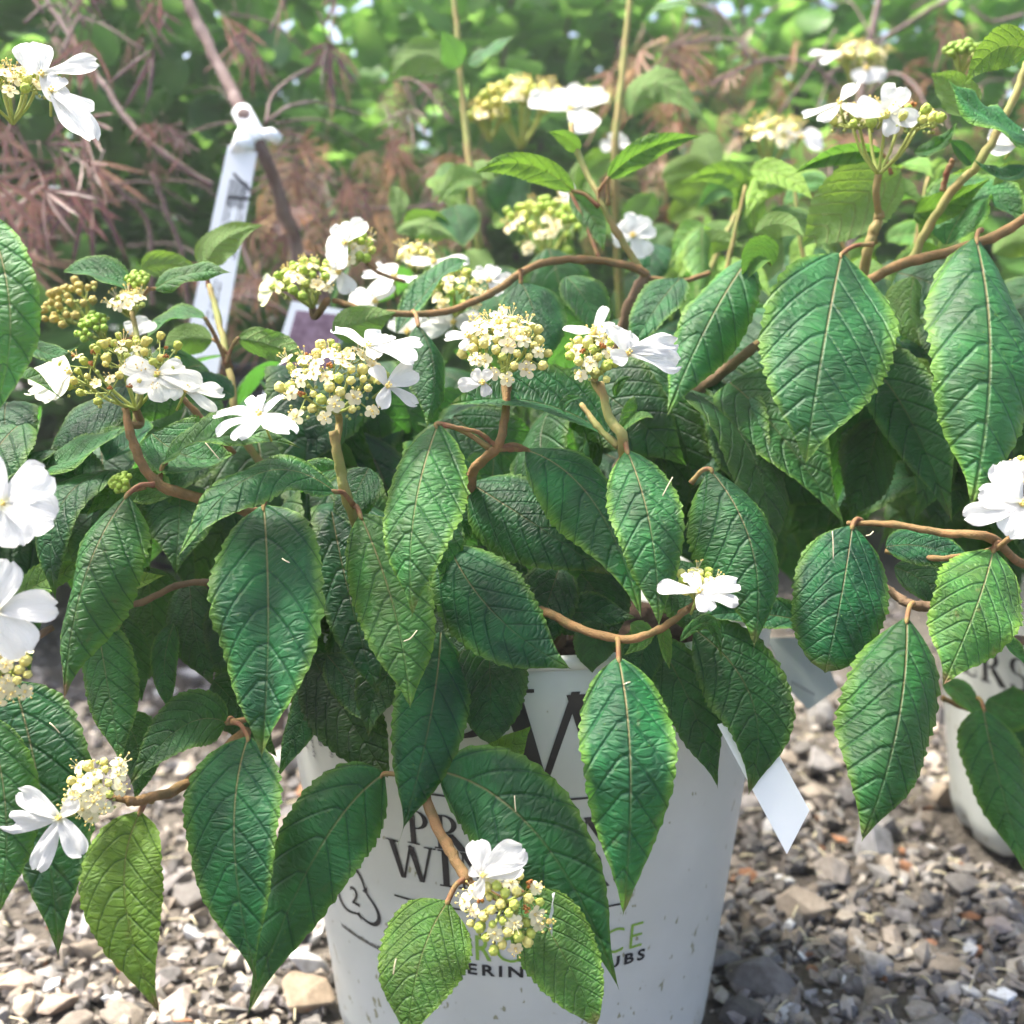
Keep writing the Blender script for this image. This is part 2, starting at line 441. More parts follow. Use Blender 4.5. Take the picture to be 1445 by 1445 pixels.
def leaf_mesh(name, B, Mi, T, width, N0, fold=0.15, curl=0.15, seed=0, rows=66, cols=6, blunt=0.0, twist=0.0,
              mat=None, teeth=17, wav=0.02, asym=0.0, origin=None, pleat=0.0085):
    r = np.random.default_rng(seed + 1000)
    B, Mi, T = (np.array(x, float) for x in (B, Mi, T))
    C = 2 * Mi - 0.5 * (B + T)
    s = np.linspace(0, 1, rows + 1)
    p = np.outer((1 - s) ** 2, B) + np.outer(2 * s * (1 - s), C) + np.outer(s ** 2, T)
    tg = np.outer(2 * (1 - s), C - B) + np.outer(2 * s, T - C)
    tg /= np.linalg.norm(tg, axis=1, keepdims=True) + 1e-12
    L = np.linalg.norm(np.diff(p, axis=0), axis=1).sum()
    N0 = np.array(N0, float); N0 /= np.linalg.norm(N0)
    N = N0 - (tg @ N0)[:, None] * tg
    N /= np.linalg.norm(N, axis=1, keepdims=True) + 1e-9
    S = np.cross(tg, N)
    if twist:
        a = twist * (s - 0.4)
        N, S = N * np.cos(a)[:, None] + S * np.sin(a)[:, None], S * np.cos(a)[:, None] - N * np.sin(a)[:, None]
    vv = np.linspace(-1, 1, 2 * cols + 1)
    vv = np.sign(vv) * np.abs(vv) ** 0.85
    hw = width / 2 * profile(s, blunt)
    ph = r.uniform(0, 6.28, 6)
    tooth = ((s * teeth + ph[5]) % 1.0)
    tooth_in = np.where((s > .05) & (s < .985), tooth, 0.4)
    V, Q, Y, E, SS = [], [], [], [], []
    ripple = np.sin(s * 6.28 * r.uniform(1.2, 2.2) + ph[0])
    ripple2 = np.sin(s * 6.28 * r.uniform(1.2, 2.2) + ph[1])
    jag = r.normal(0, 0.012, rows + 1)
    for v in vv:
        av = abs(v)
        side = 1 + asym * np.sign(v)
        x = v * hw * side
        if av > 0.98:
            x = x * (1 + 0.075 * (tooth_in - 0.5) * np.clip(hw / (width * 0.25), 0.3, 1) + jag)
        y = np.abs(x) / L
        q = s - 1.15 * y - 1.9 * y * y + (0.03 if v > 0 else 0.0)
        fr = np.abs(((q * NV + 20) % 1.0) - 0.5) * 2         # 1 on the vein, 0 between
        puff = (1 - fr ** 2.2)
        hgt = pleat * L * puff * np.sin(np.clip(av * 1.15, 0, 1) * math.pi * 0.86) * np.sin(np.clip(s * 1.03, 0, 1) * math.pi) ** 0.5
        hgt -= 0.004 * L * math.exp(-(av / 0.12) ** 2)
        nz = np.abs(x) * math.sin(fold) - curl * hw * av ** 2.6 + (ripple if v > 0 else ripple2) * wav * L * av ** 2 * np.sin(s * math.pi) + hgt
        pos = p + S * (x * math.cos(fold))[:, None] + N * nz[:, None]
        V.append(pos); Q.append(q); Y.append(x / L); E.append(np.full(rows + 1, av)); SS.append(s)
    nc = len(vv)
    V = np.stack(V, 1).reshape(-1, 3); Q = np.stack(Q, 1).ravel(); Y = np.stack(Y, 1).ravel(); E = np.stack(E, 1).ravel(); SS = np.stack(SS, 1).ravel()
    i = np.arange(rows)[:, None] * nc + np.arange(nc - 1)[None, :]
    i = i.ravel()
    faces = np.stack([i, i + 1, i + 1 + nc, i + nc], 1)
    # orient along N
    k = rows // 2 * nc + cols
    a = V[k + 1] - V[k]; b = V[k + nc] - V[k]
    if np.dot(np.cross(a, b), N[rows // 2]) < 0: faces = faces[:, ::-1]
    org = B if origin is None else np.array(origin, float)
    return mesh_np(name, V - org, faces, mat or M['leaf'], True, {'q': Q, 'y': Y, 'e': E, 's': SS})

def camN(n):
    n = tuple(n) + ((1.0,) if len(n) == 2 else ())
    return RT * n[0] + UP * n[1] - FWD * n[2]

NLEAF = [0]
def leaf(parent, b, m, t, w, n=(0, .3), fold=0.16, col=(0.0, 1.0, 0.0), pet=None, name='leaf', **kw):
    NLEAF[0] += 1
    sd = NLEAF[0]
    fr_ = random.Random(sd * 17)
    fold = abs(fold) * 1.3 + fr_.uniform(.0, .22)
    if t[1] > b[1] + 90 and fr_.random() < .75: fold = -fold
    B, Mi, T = P(*b), P(*m), P(*t)
    N0 = camN(n)
    tg = (T - B).normalized()
    Nn = (N0 - tg * N0.dot(tg)).normalized()
    S = tg.cross(Nn)
    vis = max(0.42, math.sqrt(max(0, 1 - S.dot(FWD) ** 2))) * math.cos(fold)
    width = w * .92 * m[2] / F / vis
    lr = random.Random(sd * 31 + 3)
    kw.setdefault('curl', lr.uniform(-.15, .42)); kw.setdefault('wav', lr.uniform(.015, .05))
    kw['twist'] = kw.get('twist', 0.0) + lr.uniform(-.4, .4)
    kw.setdefault('asym', lr.uniform(-.07, .07))
    me = leaf_mesh('leaf', B, Mi, T, width, Nn, fold=fold, seed=sd, **kw)
    vr = random.Random(sd * 7 + 1)
    col = (min(1, max(0, col[0] + vr.uniform(-.03, .10))), col[1] * vr.uniform(.82, 1.18), col[2] + vr.choice([0, .1, .3]))
    o = add(name, me, parent, B, col)
    if pet:
        mb = MB()
        A = P(*pet)
        inside = B + (Mi - B) * 0.06
        mid = A.lerp(B, 0.55) + UP * 0.002
        mb.tube(spline([A, mid, B, inside], 4), [0.0015, .0013] + [0.0011] * 7 + [0.0011, 0.0010, 0.0008, 0.0005], 6)
        add('petiole', mb.mesh('petiole', M['petiole'], True, B), o, B)
    return o

def stem(parent, pts, r0, r1, mat='stem', name='stem', nodes=True, seg=9):
    w = spline([P(*p) if len(p) == 3 else Vector(p[0]) for p in pts], 7)
    n = len(w)
    rad = []
    for i in range(n):
        t = i / (n - 1)
        r = (r0 + (r1 - r0) * t) * .80
        if nodes and i % 14 == 7: r *= 1.16
        rad.append(r * random.uniform(0.90, 1.10))
        if 0 < i < n - 1: w[i] = w[i] + Vector((random.gauss(0, 1), random.gauss(0, 1), random.gauss(0, 1))) * r0 * .10
    mb = MB(); mb.tube(w, rad, seg)
    return add(name, mb.mesh(name, M[mat], True, w[0]), parent, w[0])

# ------------------------------------------------------------------ flowers
def make_floret(seed, stage):
    """five rounded petals on a short tube with five stamens; stage 0 open, 1 half open"""
    r = random.Random(seed)
    mb = MB()
    for k in range(5):
        a = 2 * math.pi * k / 5 + r.uniform(-.12, .12)
        L = r.uniform(.88, 1.1); W = r.uniform(.36, .46)
        ca, sa = math.cos(a), math.sin(a)
        prof = [(0.08, .35), (.35, .75), (.65, 1.0), (.88, .8), (1.0, .3)]
        vs = []
        for (u, wv) in prof:
            rise = (0.28 + 0.5 * stage) * u - (0.45 - .3 * stage) * u * u
            for v in (-1, 0, 1):
                x = u * L; yv = v * wv * W
                z = rise + (0.07 if v else 0)
                vs.append((ca * x - sa * yv, sa * x + ca * yv, z))
        fs = []
        for i in range(len(prof) - 1):
            for j in range(2):
                q = i * 3 + j
                fs.append((q, q + 3, q + 4, q + 1))
        mb.put(vs, fs, 0)
        b = a + math.pi / 5
        tipv = Vector((math.cos(b) * r.uniform(.3, .7), math.sin(b) * r.uniform(.3, .7), r.uniform(.9, 1.45)))
        mb.tube([(math.cos(b) * .1, math.sin(b) * .1, .05), tipv * .6, tipv], [.035, .03, .03], 4, 0)
        mb.ball(tipv, .13, 1, 5, 3)
    mb.ball((0, 0, .08), .2, 1, 6, 4)
    mb.tube([(0, 0, .05), (0, 0, -.6)], [.16, .11], 5, 2)
    return mb.mesh('floret', [M['floret'], M['anther'], M['peduncle']])

def make_bud(seed):
    mb = MB()
    mb.ball((0, 0, 0), .5, 0, 8, 6, (1, 1, 1.12))
    for k in range(5):
        a = 2 * math.pi * k / 5
        mb.ball((math.cos(a) * .25, math.sin(a) * .25, .22), .27, 0, 6, 4)
    mb.tube([(0, 0, -.3), (0, 0, -1.0)], [.2, .13], 5, 1)
    return mb.mesh('bud', [M['bud'], M['peduncle']])

def make_withered(seed):
    r = random.Random(seed); mb = MB()
    for k in range(7):
        mb.ball((r.uniform(-.3, .3), r.uniform(-.3, .3), r.uniform(-.1, .35)), r.uniform(.14, .3), 0, 5, 4, (1, .7, 1.2))
    mb.tube([(0, 0, 0), (0, 0, -.7)], [.14, .1], 5, 1)
    return mb.mesh('withered_floret', [M['rust'], M['peduncle']], False)
FLORETS = [make_floret(i, (0, 0, 0.25, 0.6)[i % 4]) for i in range(6)]
BUDS = [make_bud(0)]
WITHER = [make_withered(i) for i in range(2)]

def quat_z(d, spin=0.0):
    q = Vector((0, 0, 1)).rotation_difference(Vector(d).normalized())
    return q @ Quaternion((0, 0, 1), spin)

def cluster(parent, c, rpx, axis=(0, 1, .35), flat=0.35, n_flo=20, n_bud=20, rust=0, budcol=(1, 1, 1), flocol=(1, .97, .86),
            neck=0.95, fsize=9.5, bsize=8.0, seed=0, ecc=1.0, stem_to=None, label=None, bud_green=0.3):
    """umbrella-shaped flower head: rays from the neck to a dome of florets and buds"""
    r = random.Random(seed * 13 + 5)
    d = c[2]
    C = P(*c); px = d / F
    Rm = rpx * px
    A = camN(axis).normalized()
    U = (RT - A * RT.dot(A)).normalized(); V = A.cross(U)
    J = C - A * Rm * neck
    # sample the dome evenly
    n = n_flo + n_bud + rust
    kinds = ['f'] * n_flo + ['b'] * n_bud + ['r'] * rust
    r.shuffle(kinds)
    pts = []
    for i in range(n):
        rr = math.sqrt((i + .5) / n); th = i * 2.39996 + seed
        rr *= r.uniform(.92, 1.06)
        # lumps: five to seven sub-umbels
        lump = 0.10 * math.cos(6 * th + seed)
        pos = C + (U * math.cos(th) * ecc + V * math.sin(th)) * Rm * rr + A * Rm * (flat * (1 - rr * rr) + lump * rr + r.uniform(-.07, .07))
        nrm = (A + (U * math.cos(th) + V * math.sin(th)) * rr * 0.85 + Vector((r.uniform(-.25, .25), r.uniform(-.25, .25), r.uniform(-.25, .25)))).normalized()
        pts.append((pos, nrm, th, rr))
    mb = MB()
    nr = 7
    hubs = []
    for k in range(nr):
        th = 2 * math.pi * k / nr + seed
        rr = 0.0 if k == 0 else 0.58
        hub = C + (U * math.cos(th) * ecc + V * math.sin(th)) * Rm * rr + A * Rm * (flat * (1 - rr * rr) - 0.30)
        hubs.append(hub)
        ctrl = J.lerp(hub, .5) + (hub - C) * 0.12
        mb.tube(spline([J, ctrl, hub], 4), [1.5 * px * 2, 1.4 * px * 2] + [1.2 * px * 2] * 7, 6)
    for (pos, nrm, th, rr) in pts:
        hub = min(hubs, key=lambda h: (h - pos).length)
        mb.tube([hub, hub.lerp(pos, .5) + nrm * Rm * -.02, pos - nrm * 3 * px], [1.3 * px, 1.1 * px, 1.0 * px], 4, cap=False)
    # dark tiny unopened buds filling the gaps
    for i in range(n):
        th = r.uniform(0, 6.28); rr = math.sqrt(r.random()) * .95
        pos = C + (U * math.cos(th) * ecc + V * math.sin(th)) * Rm * rr + A * Rm * (flat * (1 - rr * rr) - r.uniform(.08, .22))
        mb.ball(pos, r.uniform(2.2, 3.4) * px, 0, 5, 4)
    if stem_to is not None:
        mb.tube(spline([J + A * Rm * .02, J - A * Rm * .3] + [P(*s) for s in stem_to], 6), (5.5 if rpx > 20 else 3) * px, 8, 1)
    o = add('flower_cluster', mb.mesh('flower_cluster', [M['peduncle'], M['stem_green' if seed in (2, 4, 17) else 'stem']], True, C), parent, C)
    if label: o['label'] = label
    for (pos, nrm, th, rr), k in zip(pts, kinds):
        if k == 'f':
            me = r.choice(FLORETS); sc = fsize * 1.12 * px * r.uniform(.82, 1.15); nm = 'floret'; colr = tuple(x * r.uniform(.93, 1.0) for x in flocol)
        elif k == 'b':
            me = BUDS[0]; sc = bsize * 1.5 * px * r.uniform(.75, 1.25); nm = 'bud'
            g = r.random() < bud_green
            colr = tuple(a * b for a, b in zip(budcol, (.62, .78, .45) if g else (1, .98, .92)))
        else:
            me = r.choice(WITHER); sc = fsize * px * r.uniform(.9, 1.2); nm = 'withered_floret'; colr = (1, 1, 1)
        f = bpy.data.objects.new(nm, me); COL.objects.link(f)
        f.parent = o; f.location = pos - C
        f.rotation_mode = 'QUATERNION'; f.rotation_quaternion = quat_z(nrm, r.uniform(0, 6))
        f.scale = (sc, sc, sc); f.color = (*colr, 1)
    return o

def petal_mesh(D, N, L, W, seed, cup=0.1, notch=0.03):
    """one obovate petal lying along D from the flower's middle"""
    r = np.random.default_rng(seed)
    D = np.array(D); N = np.array(N); S = np.cross(N, D); S /= np.linalg.norm(S)
    rows, cols = 14, 8
    prof_s = [0, .08, .2, .35, .5, .65, .78, .88, .95, 1.0]
    prof_w = [.26, .34, .52, .72, .88, .98, 1.0, .92, .72, .40]
    ph = r.uniform(0, 6.28, 4); lean = r.uniform(-.1, .1)
    V = []; Y = []; SS = []
    for i in range(rows + 1):
        s = i / rows
        w = np.interp(s, prof_s, prof_w) * W / 2
        for j in range(cols + 1):
            v = -1 + 2 * j / cols
            ss = s - (notch * (1 - abs(v)) ** 2 if s > .9 else 0) + (0.02 * math.sin(v * 7 + ph[0]) * s * s)
            x = v * w + lean * L * s * s
            z = cup * L * (s - s * s * 1.6) + 0.10 * W * v * v * (.3 + .7 * s) * (1 if ph[1] > 3 else -.6) + 0.035 * L * math.sin(s * 5 + ph[1]) * v + .035 * L * math.sin(v * 5 + ph[2]) * s * s + .02 * L * math.sin(s * 9 + v * 4 + ph[3])
            V.append(D * (ss * L) + S * x + N * (z + 0.001))
            Y.append(v * .5); SS.append(s)
    f = []
    for i in range(rows):
        for j in range(cols):
            a = i * (cols + 1) + j
            f.append((a, a + cols + 1, a + cols + 2, a + 1))
    return mesh_np('petal', V, f, M['petal'], True, {'y': Y, 's': SS})

NFL = [0]
def flower(parent, c, n, petals, cup=0.10, tint=(1, 1, 1), label=None, stalk=None):
    """large sterile flower: petals = (screen angle, length px, width px)"""
    C = P(*c); px = c[2] / F
    N = camN(n).normalized()
    NFL[0] += 1
    mb = MB()
    mb.ball(C + N * 0.0008, 4.2 * px, 1, 7, 5)
    for k in range(4):
        a = k * 1.6
        mb.ball(C + N * .0025 + (RT * math.cos(a) + UP * math.sin(a)) * 3 * px, 1.7 * px, 1, 5, 4)
    if stalk: mb.tube(spline([C - N * .001, P(*stalk).lerp(C, .4) - N * .004, P(*stalk)], 5), 2.2 * px, 6, 0)
    else: mb.tube([C, C - N * .012], 2.0 * px, 6, 0)
    o = add('flower', mb.mesh('flower_centre', [M['peduncle'], M['anther']], True, C), parent, C)
    if label: o['label'] = label
    for i, (ang, L, W) in enumerate(petals):
        di = RT * math.cos(R(ang)) + UP * math.sin(R(ang))
        den = FWD.dot(N)
        k = -di.dot(N) / den if abs(den) > 1e-3 else 0
        k = max(-1.3, min(1.3, k))
        D3 = di + FWD * k
        D3 = D3 - N * D3.dot(N) * 0.6
        ln = L * px * min(1.6, D3.length)
        D = D3.normalized()
        Np = (N - D * N.dot(D)).normalized()
        me = petal_mesh(D, Np, ln, W * px * 1.08, NFL[0] * 10 + i, cup)
        add('petal', me, o, C, tint)
    return o

# ================================================================== GROUND
POT_C = Vector((0.006, 0.60, 0.0))
POT2_C = Vector((0.478, 0.83, 0.0))
gv, gf = [], []
gx = np.concatenate([[-60, -12, -4], np.linspace(-1.6, 1.8, 60), [4, 12, 60]])
gy = np.concatenate([[-8, -1.5], np.linspace(0.1, 2.8, 56), [5, 14, 90]])
for yv in gy:
    for xv in gx:
        z = 0.004 * math.sin(xv * 9 + yv * 4) * math.cos(yv * 7 - xv * 3) - 0.006
        gv.append((xv, yv, z if -1.6 <= xv <= 1.8 and 0.1 < yv < 2.8 else -0.006))
nx = len(gx)
for j in range(len(gy) - 1):
    for i in range(nx - 1):
        a = j * nx + i
        gf.append((a, a + 1, a + nx + 1, a + nx))
ground = add('ground', mesh_np('ground', gv, gf, M['ground']), kind='structure')
ground['label'] = 'grey brown crushed stone gravel under the pots'

def stone_hull(seed):
    r = np.random.default_rng(seed)
    pts = r.normal(size=(13, 3)); pts /= np.linalg.norm(pts, axis=1, keepdims=True)
    pts *= r.uniform(.82, 1.08, (13, 1))
    pts *= np.array([1.0, r.uniform(.6, .9), r.uniform(.42, .68)])
    bm = bmesh.new()
    for p in pts: bm.verts.new(p)
    res = bmesh.ops.convex_hull(bm, input=bm.verts)
    bmesh.ops.delete(bm, geom=[v for v in bm.verts if not v.link_faces], context='VERTS')
    bmesh.ops.recalc_face_normals(bm, faces=bm.faces)
    bmesh.ops.dissolve_limit(bm, angle_limit=.22, verts=bm.verts, edges=bm.edges)
    bmesh.ops.bevel(bm, geom=list(bm.edges), offset=0.035, segments=1, affect='EDGES')
    bmesh.ops.triangulate(bm, faces=bm.faces)
    me = bpy.data.meshes.new('stone'); bm.to_mesh(me); bm.free()
    me.materials.append(M['stone'])
    return me
STONES = [stone_hull(i) for i in range(14)]
def stone_chip(seed):
    r = np.random.default_rng(seed + 90)
    pts = r.normal(size=(9, 3)); pts /= np.linalg.norm(pts, axis=1, keepdims=True)
    pts *= np.array([1.0, r.uniform(.5, .9), r.uniform(.4, .7)])
    bm = bmesh.new()
    for p in pts: bm.verts.new(p)
    bmesh.ops.convex_hull(bm, input=bm.verts)
    bmesh.ops.delete(bm, geom=[v for v in bm.verts if not v.link_faces], context='VERTS')
    bmesh.ops.triangulate(bm, faces=bm.faces)
    bm.verts.index_update()
    v = np.array([q.co for q in bm.verts]); f = np.array([[q.index for q in fc.verts] for fc in bm.faces]); bm.free()
    return v, f
CHIPS = [stone_chip(i) for i in range(12)]
PAL = [(.34, .29, .25), (.27, .25, .235), (.42, .36, .30), (.22, .21, .21), (.37, .33, .30), (.48, .42, .36), (.30, .25, .20), (.40, .38, .37), (.19, .175, .165), (.52, .47, .42), (.33, .30, .30)]
def rand_tint(r):
    c = r.choice(PAL); k = r.uniform(.62, 1.05)
    x = r.random(); c = (c[0], c[1], c[2] * .98)
    if x < .03: c = (.72, .72, .72); k = 1
    elif x < .045: c = (.42, .20, .10)
    return tuple(min(.85, a * k) for a in c)
rs = random.Random(3)
def blocked(x, y, m=0.0):
    return (x - POT_C.x) ** 2 + (y - POT_C.y) ** 2 < (.112 + m) ** 2 or (x - POT2_C.x) ** 2 + (y - POT2_C.y) ** 2 < (.112 + m) ** 2
def rand_rot(r): return Quaternion((r.gauss(0, .25), r.gauss(0, .25), 0, 1)).normalized()
placed = []
def put_stone(x, y, size, tint, zf=.42):
    o = bpy.data.objects.new('stone', rs.choice(STONES)); COL.objects.link(o)
    o.parent = ground
    o.location = (x, y, size * zf - .006 + .001)
    o.rotation_euler = (rs.uniform(-.4, .4), rs.uniform(-.4, .4), rs.uniform(0, 6.28))
    o.scale = (size,) * 3
    o.color = (*tint, 1)
    placed.append((x, y, size))
def ground_at(px, py):
    r = (P(px, py, 1.0) - CAM); k = -CAMZ / r.z
    return CAM + r * k
# stones that can be recognised one by one in the photograph: pixel, radius px, colour
for (px, py, rp, tint) in [(1130, 1288, 46, (.36, .30, .24)), (1345, 1360, 42, (.34, .28, .22)), (1415, 1412, 30, (.75, .78, .83)), (1305, 1330, 22, (.45, .22, .12)),
                           (1225, 1195, 45, (.27, .27, .28)), (1080, 1300, 24, (.38, .32, .26)), (1235, 1365, 34, (.36, .34, .33)), (1412, 1310, 34, (.42, .36, .34)),
                           (1060, 1140, 34, (.26, .24, .23)), (1160, 1085, 40, (.34, .32, .31)), (1000, 1390, 20, (.33, .28, .24)), (1190, 1425, 26, (.16, .165, .18)),
                           (85, 1420, 32, (.46, .36, .28)), (28, 1425, 30, (.55, .46, .36)), (250, 1425, 40, (.42, .36, .32)), (160, 1408, 20, (.66, .70, .74)), (75, 1388, 22, (.74, .75, .76)),
                           (425, 1420, 55, (.40, .31, .22)), (280, 1315, 24, (.72, .73, .74)), (20, 1390, 34, (.48, .38, .30)), (420, 1330, 40, (.15, .145, .15)), (300, 1200, 40, (.30, .28, .27)),
                           (250, 1250, 30, (.24, .22, .21)), (345, 1415, 26, (.33, .28, .25)), (275, 960, 34, (.40, .39, .40)), (300, 1000, 30, (.34, .33, .34)), (1270, 1290, 26, (.30, .28, .27)),
                           (1150, 1020, 45, (.28, .27, .26)), (1330, 1130, 40, (.36, .29, .22)), (1310, 1035, 26, (.50, .42, .35)), (1315, 1075, 22, (.55, .48, .42)), (1180, 1345, 22, (.38, .33, .28))]:
    g = ground_at(px, py); d = pix(g)[2]
    put_stone(g.x, g.y, rp * d / F, tint)
count = len(placed)
tries = 0
while count < 298 and tries < 20000:
    tries += 1
    if rs.random() < .5: px, py = rs.uniform(-40, 520), rs.uniform(880, 1560)
    else: px, py = rs.uniform(960, 1480), rs.uniform(960, 1540)
    g = ground_at(px, py)
    size = rs.choice([.008, .010, .012, .014, .017, .020, .023]) * rs.uniform(.9, 1.15)
    if blocked(g.x, g.y, size * .9): continue
    if any((g.x - a) ** 2 + (g.y - b) ** 2 < (.75 * (size + c)) ** 2 for a, b, c in placed): continue
    put_stone(g.x, g.y, size, rand_tint(rs)); count += 1
# the small chippings between them
cv, cf, ct = [], [], []
nv = 0
npr = np.random.default_rng(11)
for k in range(9500):
    if k < 6500:
        if rs.random() < .5: px, py = rs.uniform(-60, 540), rs.uniform(860, 1600)
        else: px, py = rs.uniform(940, 1500), rs.uniform(940, 1580)
        g = ground_at(px, py); x, y = g.x, g.y
    else:
        x, y = rs.uniform(-1.2, 1.5), rs.uniform(.3, 1.9)
    size = rs.choice([.0025, .003, .004, .005, .006, .0075, .0095]) * (1 if k < 6500 else 1.5)
    if blocked(x, y, size): continue
    v, f = CHIPS[rs.randrange(12)]
    rm = np.array(Quaternion((rs.gauss(0, 1), rs.gauss(0, 1), rs.gauss(0, 1), rs.gauss(0, 1))).normalized().to_matrix())
    w = (v @ rm.T) * size * np.array([1, 1, .8]) + np.array([x, y, size * .35 - .004 + rs.uniform(0, .003)])
    cv.append(w); cf.append(f + nv); nv += len(v)
    ct.append(np.tile(np.array([*rand_tint(rs), 1.0]), (len(v), 1)))
me = bpy.data.meshes.new('gravel_chippings')
me.from_pydata(np.concatenate(cv).tolist(), [], np.concatenate(cf).tolist())
at = me.attributes.new('tint', 'FLOAT_COLOR', 'POINT')
at.data.foreach_set('color', np.concatenate(ct).astype(np.float32).ravel())
me.materials.append(M['chips'])
add('gravel_chippings', me, ground, kind='stuff')
# bits of straw and leaf litter lying on the gravel
lm = MB()
for k in range(260):
    px, py = (rs.uniform(-20, 500), rs.uniform(1100, 1500)) if rs.random() < .4 else (rs.uniform(980, 1460), rs.uniform(1000, 1500))
    g = ground_at(px, py)
    if blocked(g.x, g.y, .01): continue
    a = rs.uniform(0, 6.28); L = rs.uniform(.004, .016)
    p0 = g + Vector((0, 0, rs.uniform(.004, .010))); d = Vector((math.cos(a), math.sin(a), rs.uniform(-.3, .3))) * L
    lm.tube([p0, p0 + d * .5 + Vector((0, 0, .001)), p0 + d], rs.uniform(.0003, .0009), 4)
add('straw_litter', lm.mesh('straw_litter', M['hair']), ground, kind='stuff')

# ================================================================== POTS
PH, PR0, PR1 = 0.262, 0.108, 0.141
def pot_r(z): return PR0 + (PR1 - PR0) * z / PH
def make_pot(name, C, label):
    root = empty(name, C, label, 'pot', 'white nursery pots')
    seg = 96
    # foot with shallow scallops, wall, inner wall
    prof = [(PR0 * .80, .004), (PR0 - .010, .0), (PR0 - .003, .004), (pot_r(.018), .018), (pot_r(.024), .024)]
    zs = np.linspace(.03, PH - .006, 12)
    prof += [(pot_r(z), z) for z in zs]
    prof += [(pot_r(PH) - .003, PH - .004), (pot_r(PH) - .005, PH - .006), (pot_r(PH - .12) - .004, PH - .12)]
    vs, fs = [], []
    for i, (r, z) in enumerate(prof):
        for k in range(seg):
            a = 2 * math.pi * k / seg
            rr = r
            if z < .02: rr = r - (.006 * max(0, math.cos(a * 12)) ** 3) * (1 if i >= 1 else 0)
            if z < .006 and i in (1, 2): zz = z + .006 * max(0, math.cos(a * 12)) ** 3
            else: zz = z
            vs.append((math.cos(a) * rr, math.sin(a) * rr, zz))
    for i in range(len(prof) - 1):
        for k in range(seg):
            k2 = (k + 1) % seg
            fs.append((i * seg + k, i * seg + k2, (i + 1) * seg + k2, (i + 1) * seg + k))
    fs.append(tuple(range(seg - 1, -1, -1)))
    wall = add('wall', mesh_np('pot_wall', vs, fs, M['pot']), root, C)
    # rolled rim
    rp = []
    r0 = pot_r(PH)
    prof = [(r0 - .0028, PH - .006), (r0 + .0005, PH - .006), (r0 + .0018, PH - .005), (r0 + .002, PH - .002), (r0 + .001, PH), (r0 - .001, PH + .0005), (r0 - .0028, PH - .001)]
    vs, fs = [], []
    for (r, z) in prof:
        for k in range(seg):
            a = 2 * math.pi * k / seg
            vs.append((math.cos(a) * r, math.sin(a) * r, z))
    for i in range(len(prof)):
        i2 = (i + 1) % len(prof)
        for k in range(seg):
            k2 = (k + 1) % seg
            fs.append((i * seg + k, i * seg + k2, i2 * seg + k2, i2 * seg + k))
    add('rim', mesh_np('pot_rim', vs, fs, M['pot']), root, C)
    # soil
    rr = pot_r(PH - .04) - .0065
    vs = [(0, 0, PH - .032)]
    for j in range(1, 9):
        for k in range(40):
            a = 2 * math.pi * k / 40
            vs.append((math.cos(a) * rr * j / 8, math.sin(a) * rr * j / 8, PH - .036 + rs.uniform(-.003, .003)))
    fs = [(0, 1 + k, 1 + (k + 1) % 40) for k in range(40)]
    for j in range(7):
        for k in range(40):
            a = 1 + j * 40
            fs.append((a + k, a + 40 + k, a + 40 + (k + 1) % 40, a + (k + 1) % 40))
    add('soil', mesh_np('pot_soil', vs, fs, M['soil']), root, C)
    return root, wall
pot1, wall1 = make_pot('nursery_pot', POT_C, 'white plastic nursery pot with black lettering in the middle of the picture')
pot2, wall2 = make_pot('nursery_pot', POT2_C, 'white plastic nursery pot half cut off at the right edge, behind leaves')

def pot_hit(px, py, C=POT_C):
    """angle and height where the ray of a pixel meets the pot wall"""
    o = CAM - C; d = (P(px, py, 1.0) - CAM)
    k = (PR1 - PR0) / PH
    a = d.x ** 2 + d.y ** 2 - (k * d.z) ** 2
    b = 2 * (o.x * d.x + o.y * d.y - (PR0 + k * o.z) * k * d.z)
    c = o.x ** 2 + o.y ** 2 - (PR0 + k * o.z) ** 2
    t = (-b - math.sqrt(max(0, b * b - 4 * a * c))) / (2 * a)
    p = o + d * t
    return math.atan2(p.x, -p.y), p.z

def wrap(C, polys, th0, z0, sx, sz, off=.0004, rot=0.0):
    """2D polygons (x along, y up) -> verts on the pot wall; x in metres*sx from the angle th0"""
    vs, fs = [], []
    for poly in polys:
        base = len(vs)
        for (x, y) in poly:
            xr = x * math.cos(rot) * sx - y * math.sin(rot) * sz
            yr = x * math.sin(rot) * sx + y * math.cos(rot) * sz
            z = z0 + yr
            r = pot_r(z) + off
            th = th0 + xr / pot_r(z0)
            vs.append((math.sin(th) * r, -math.cos(th) * r, z))
        fs.append(tuple(range(base, base + len(poly))))
    return vs, fs

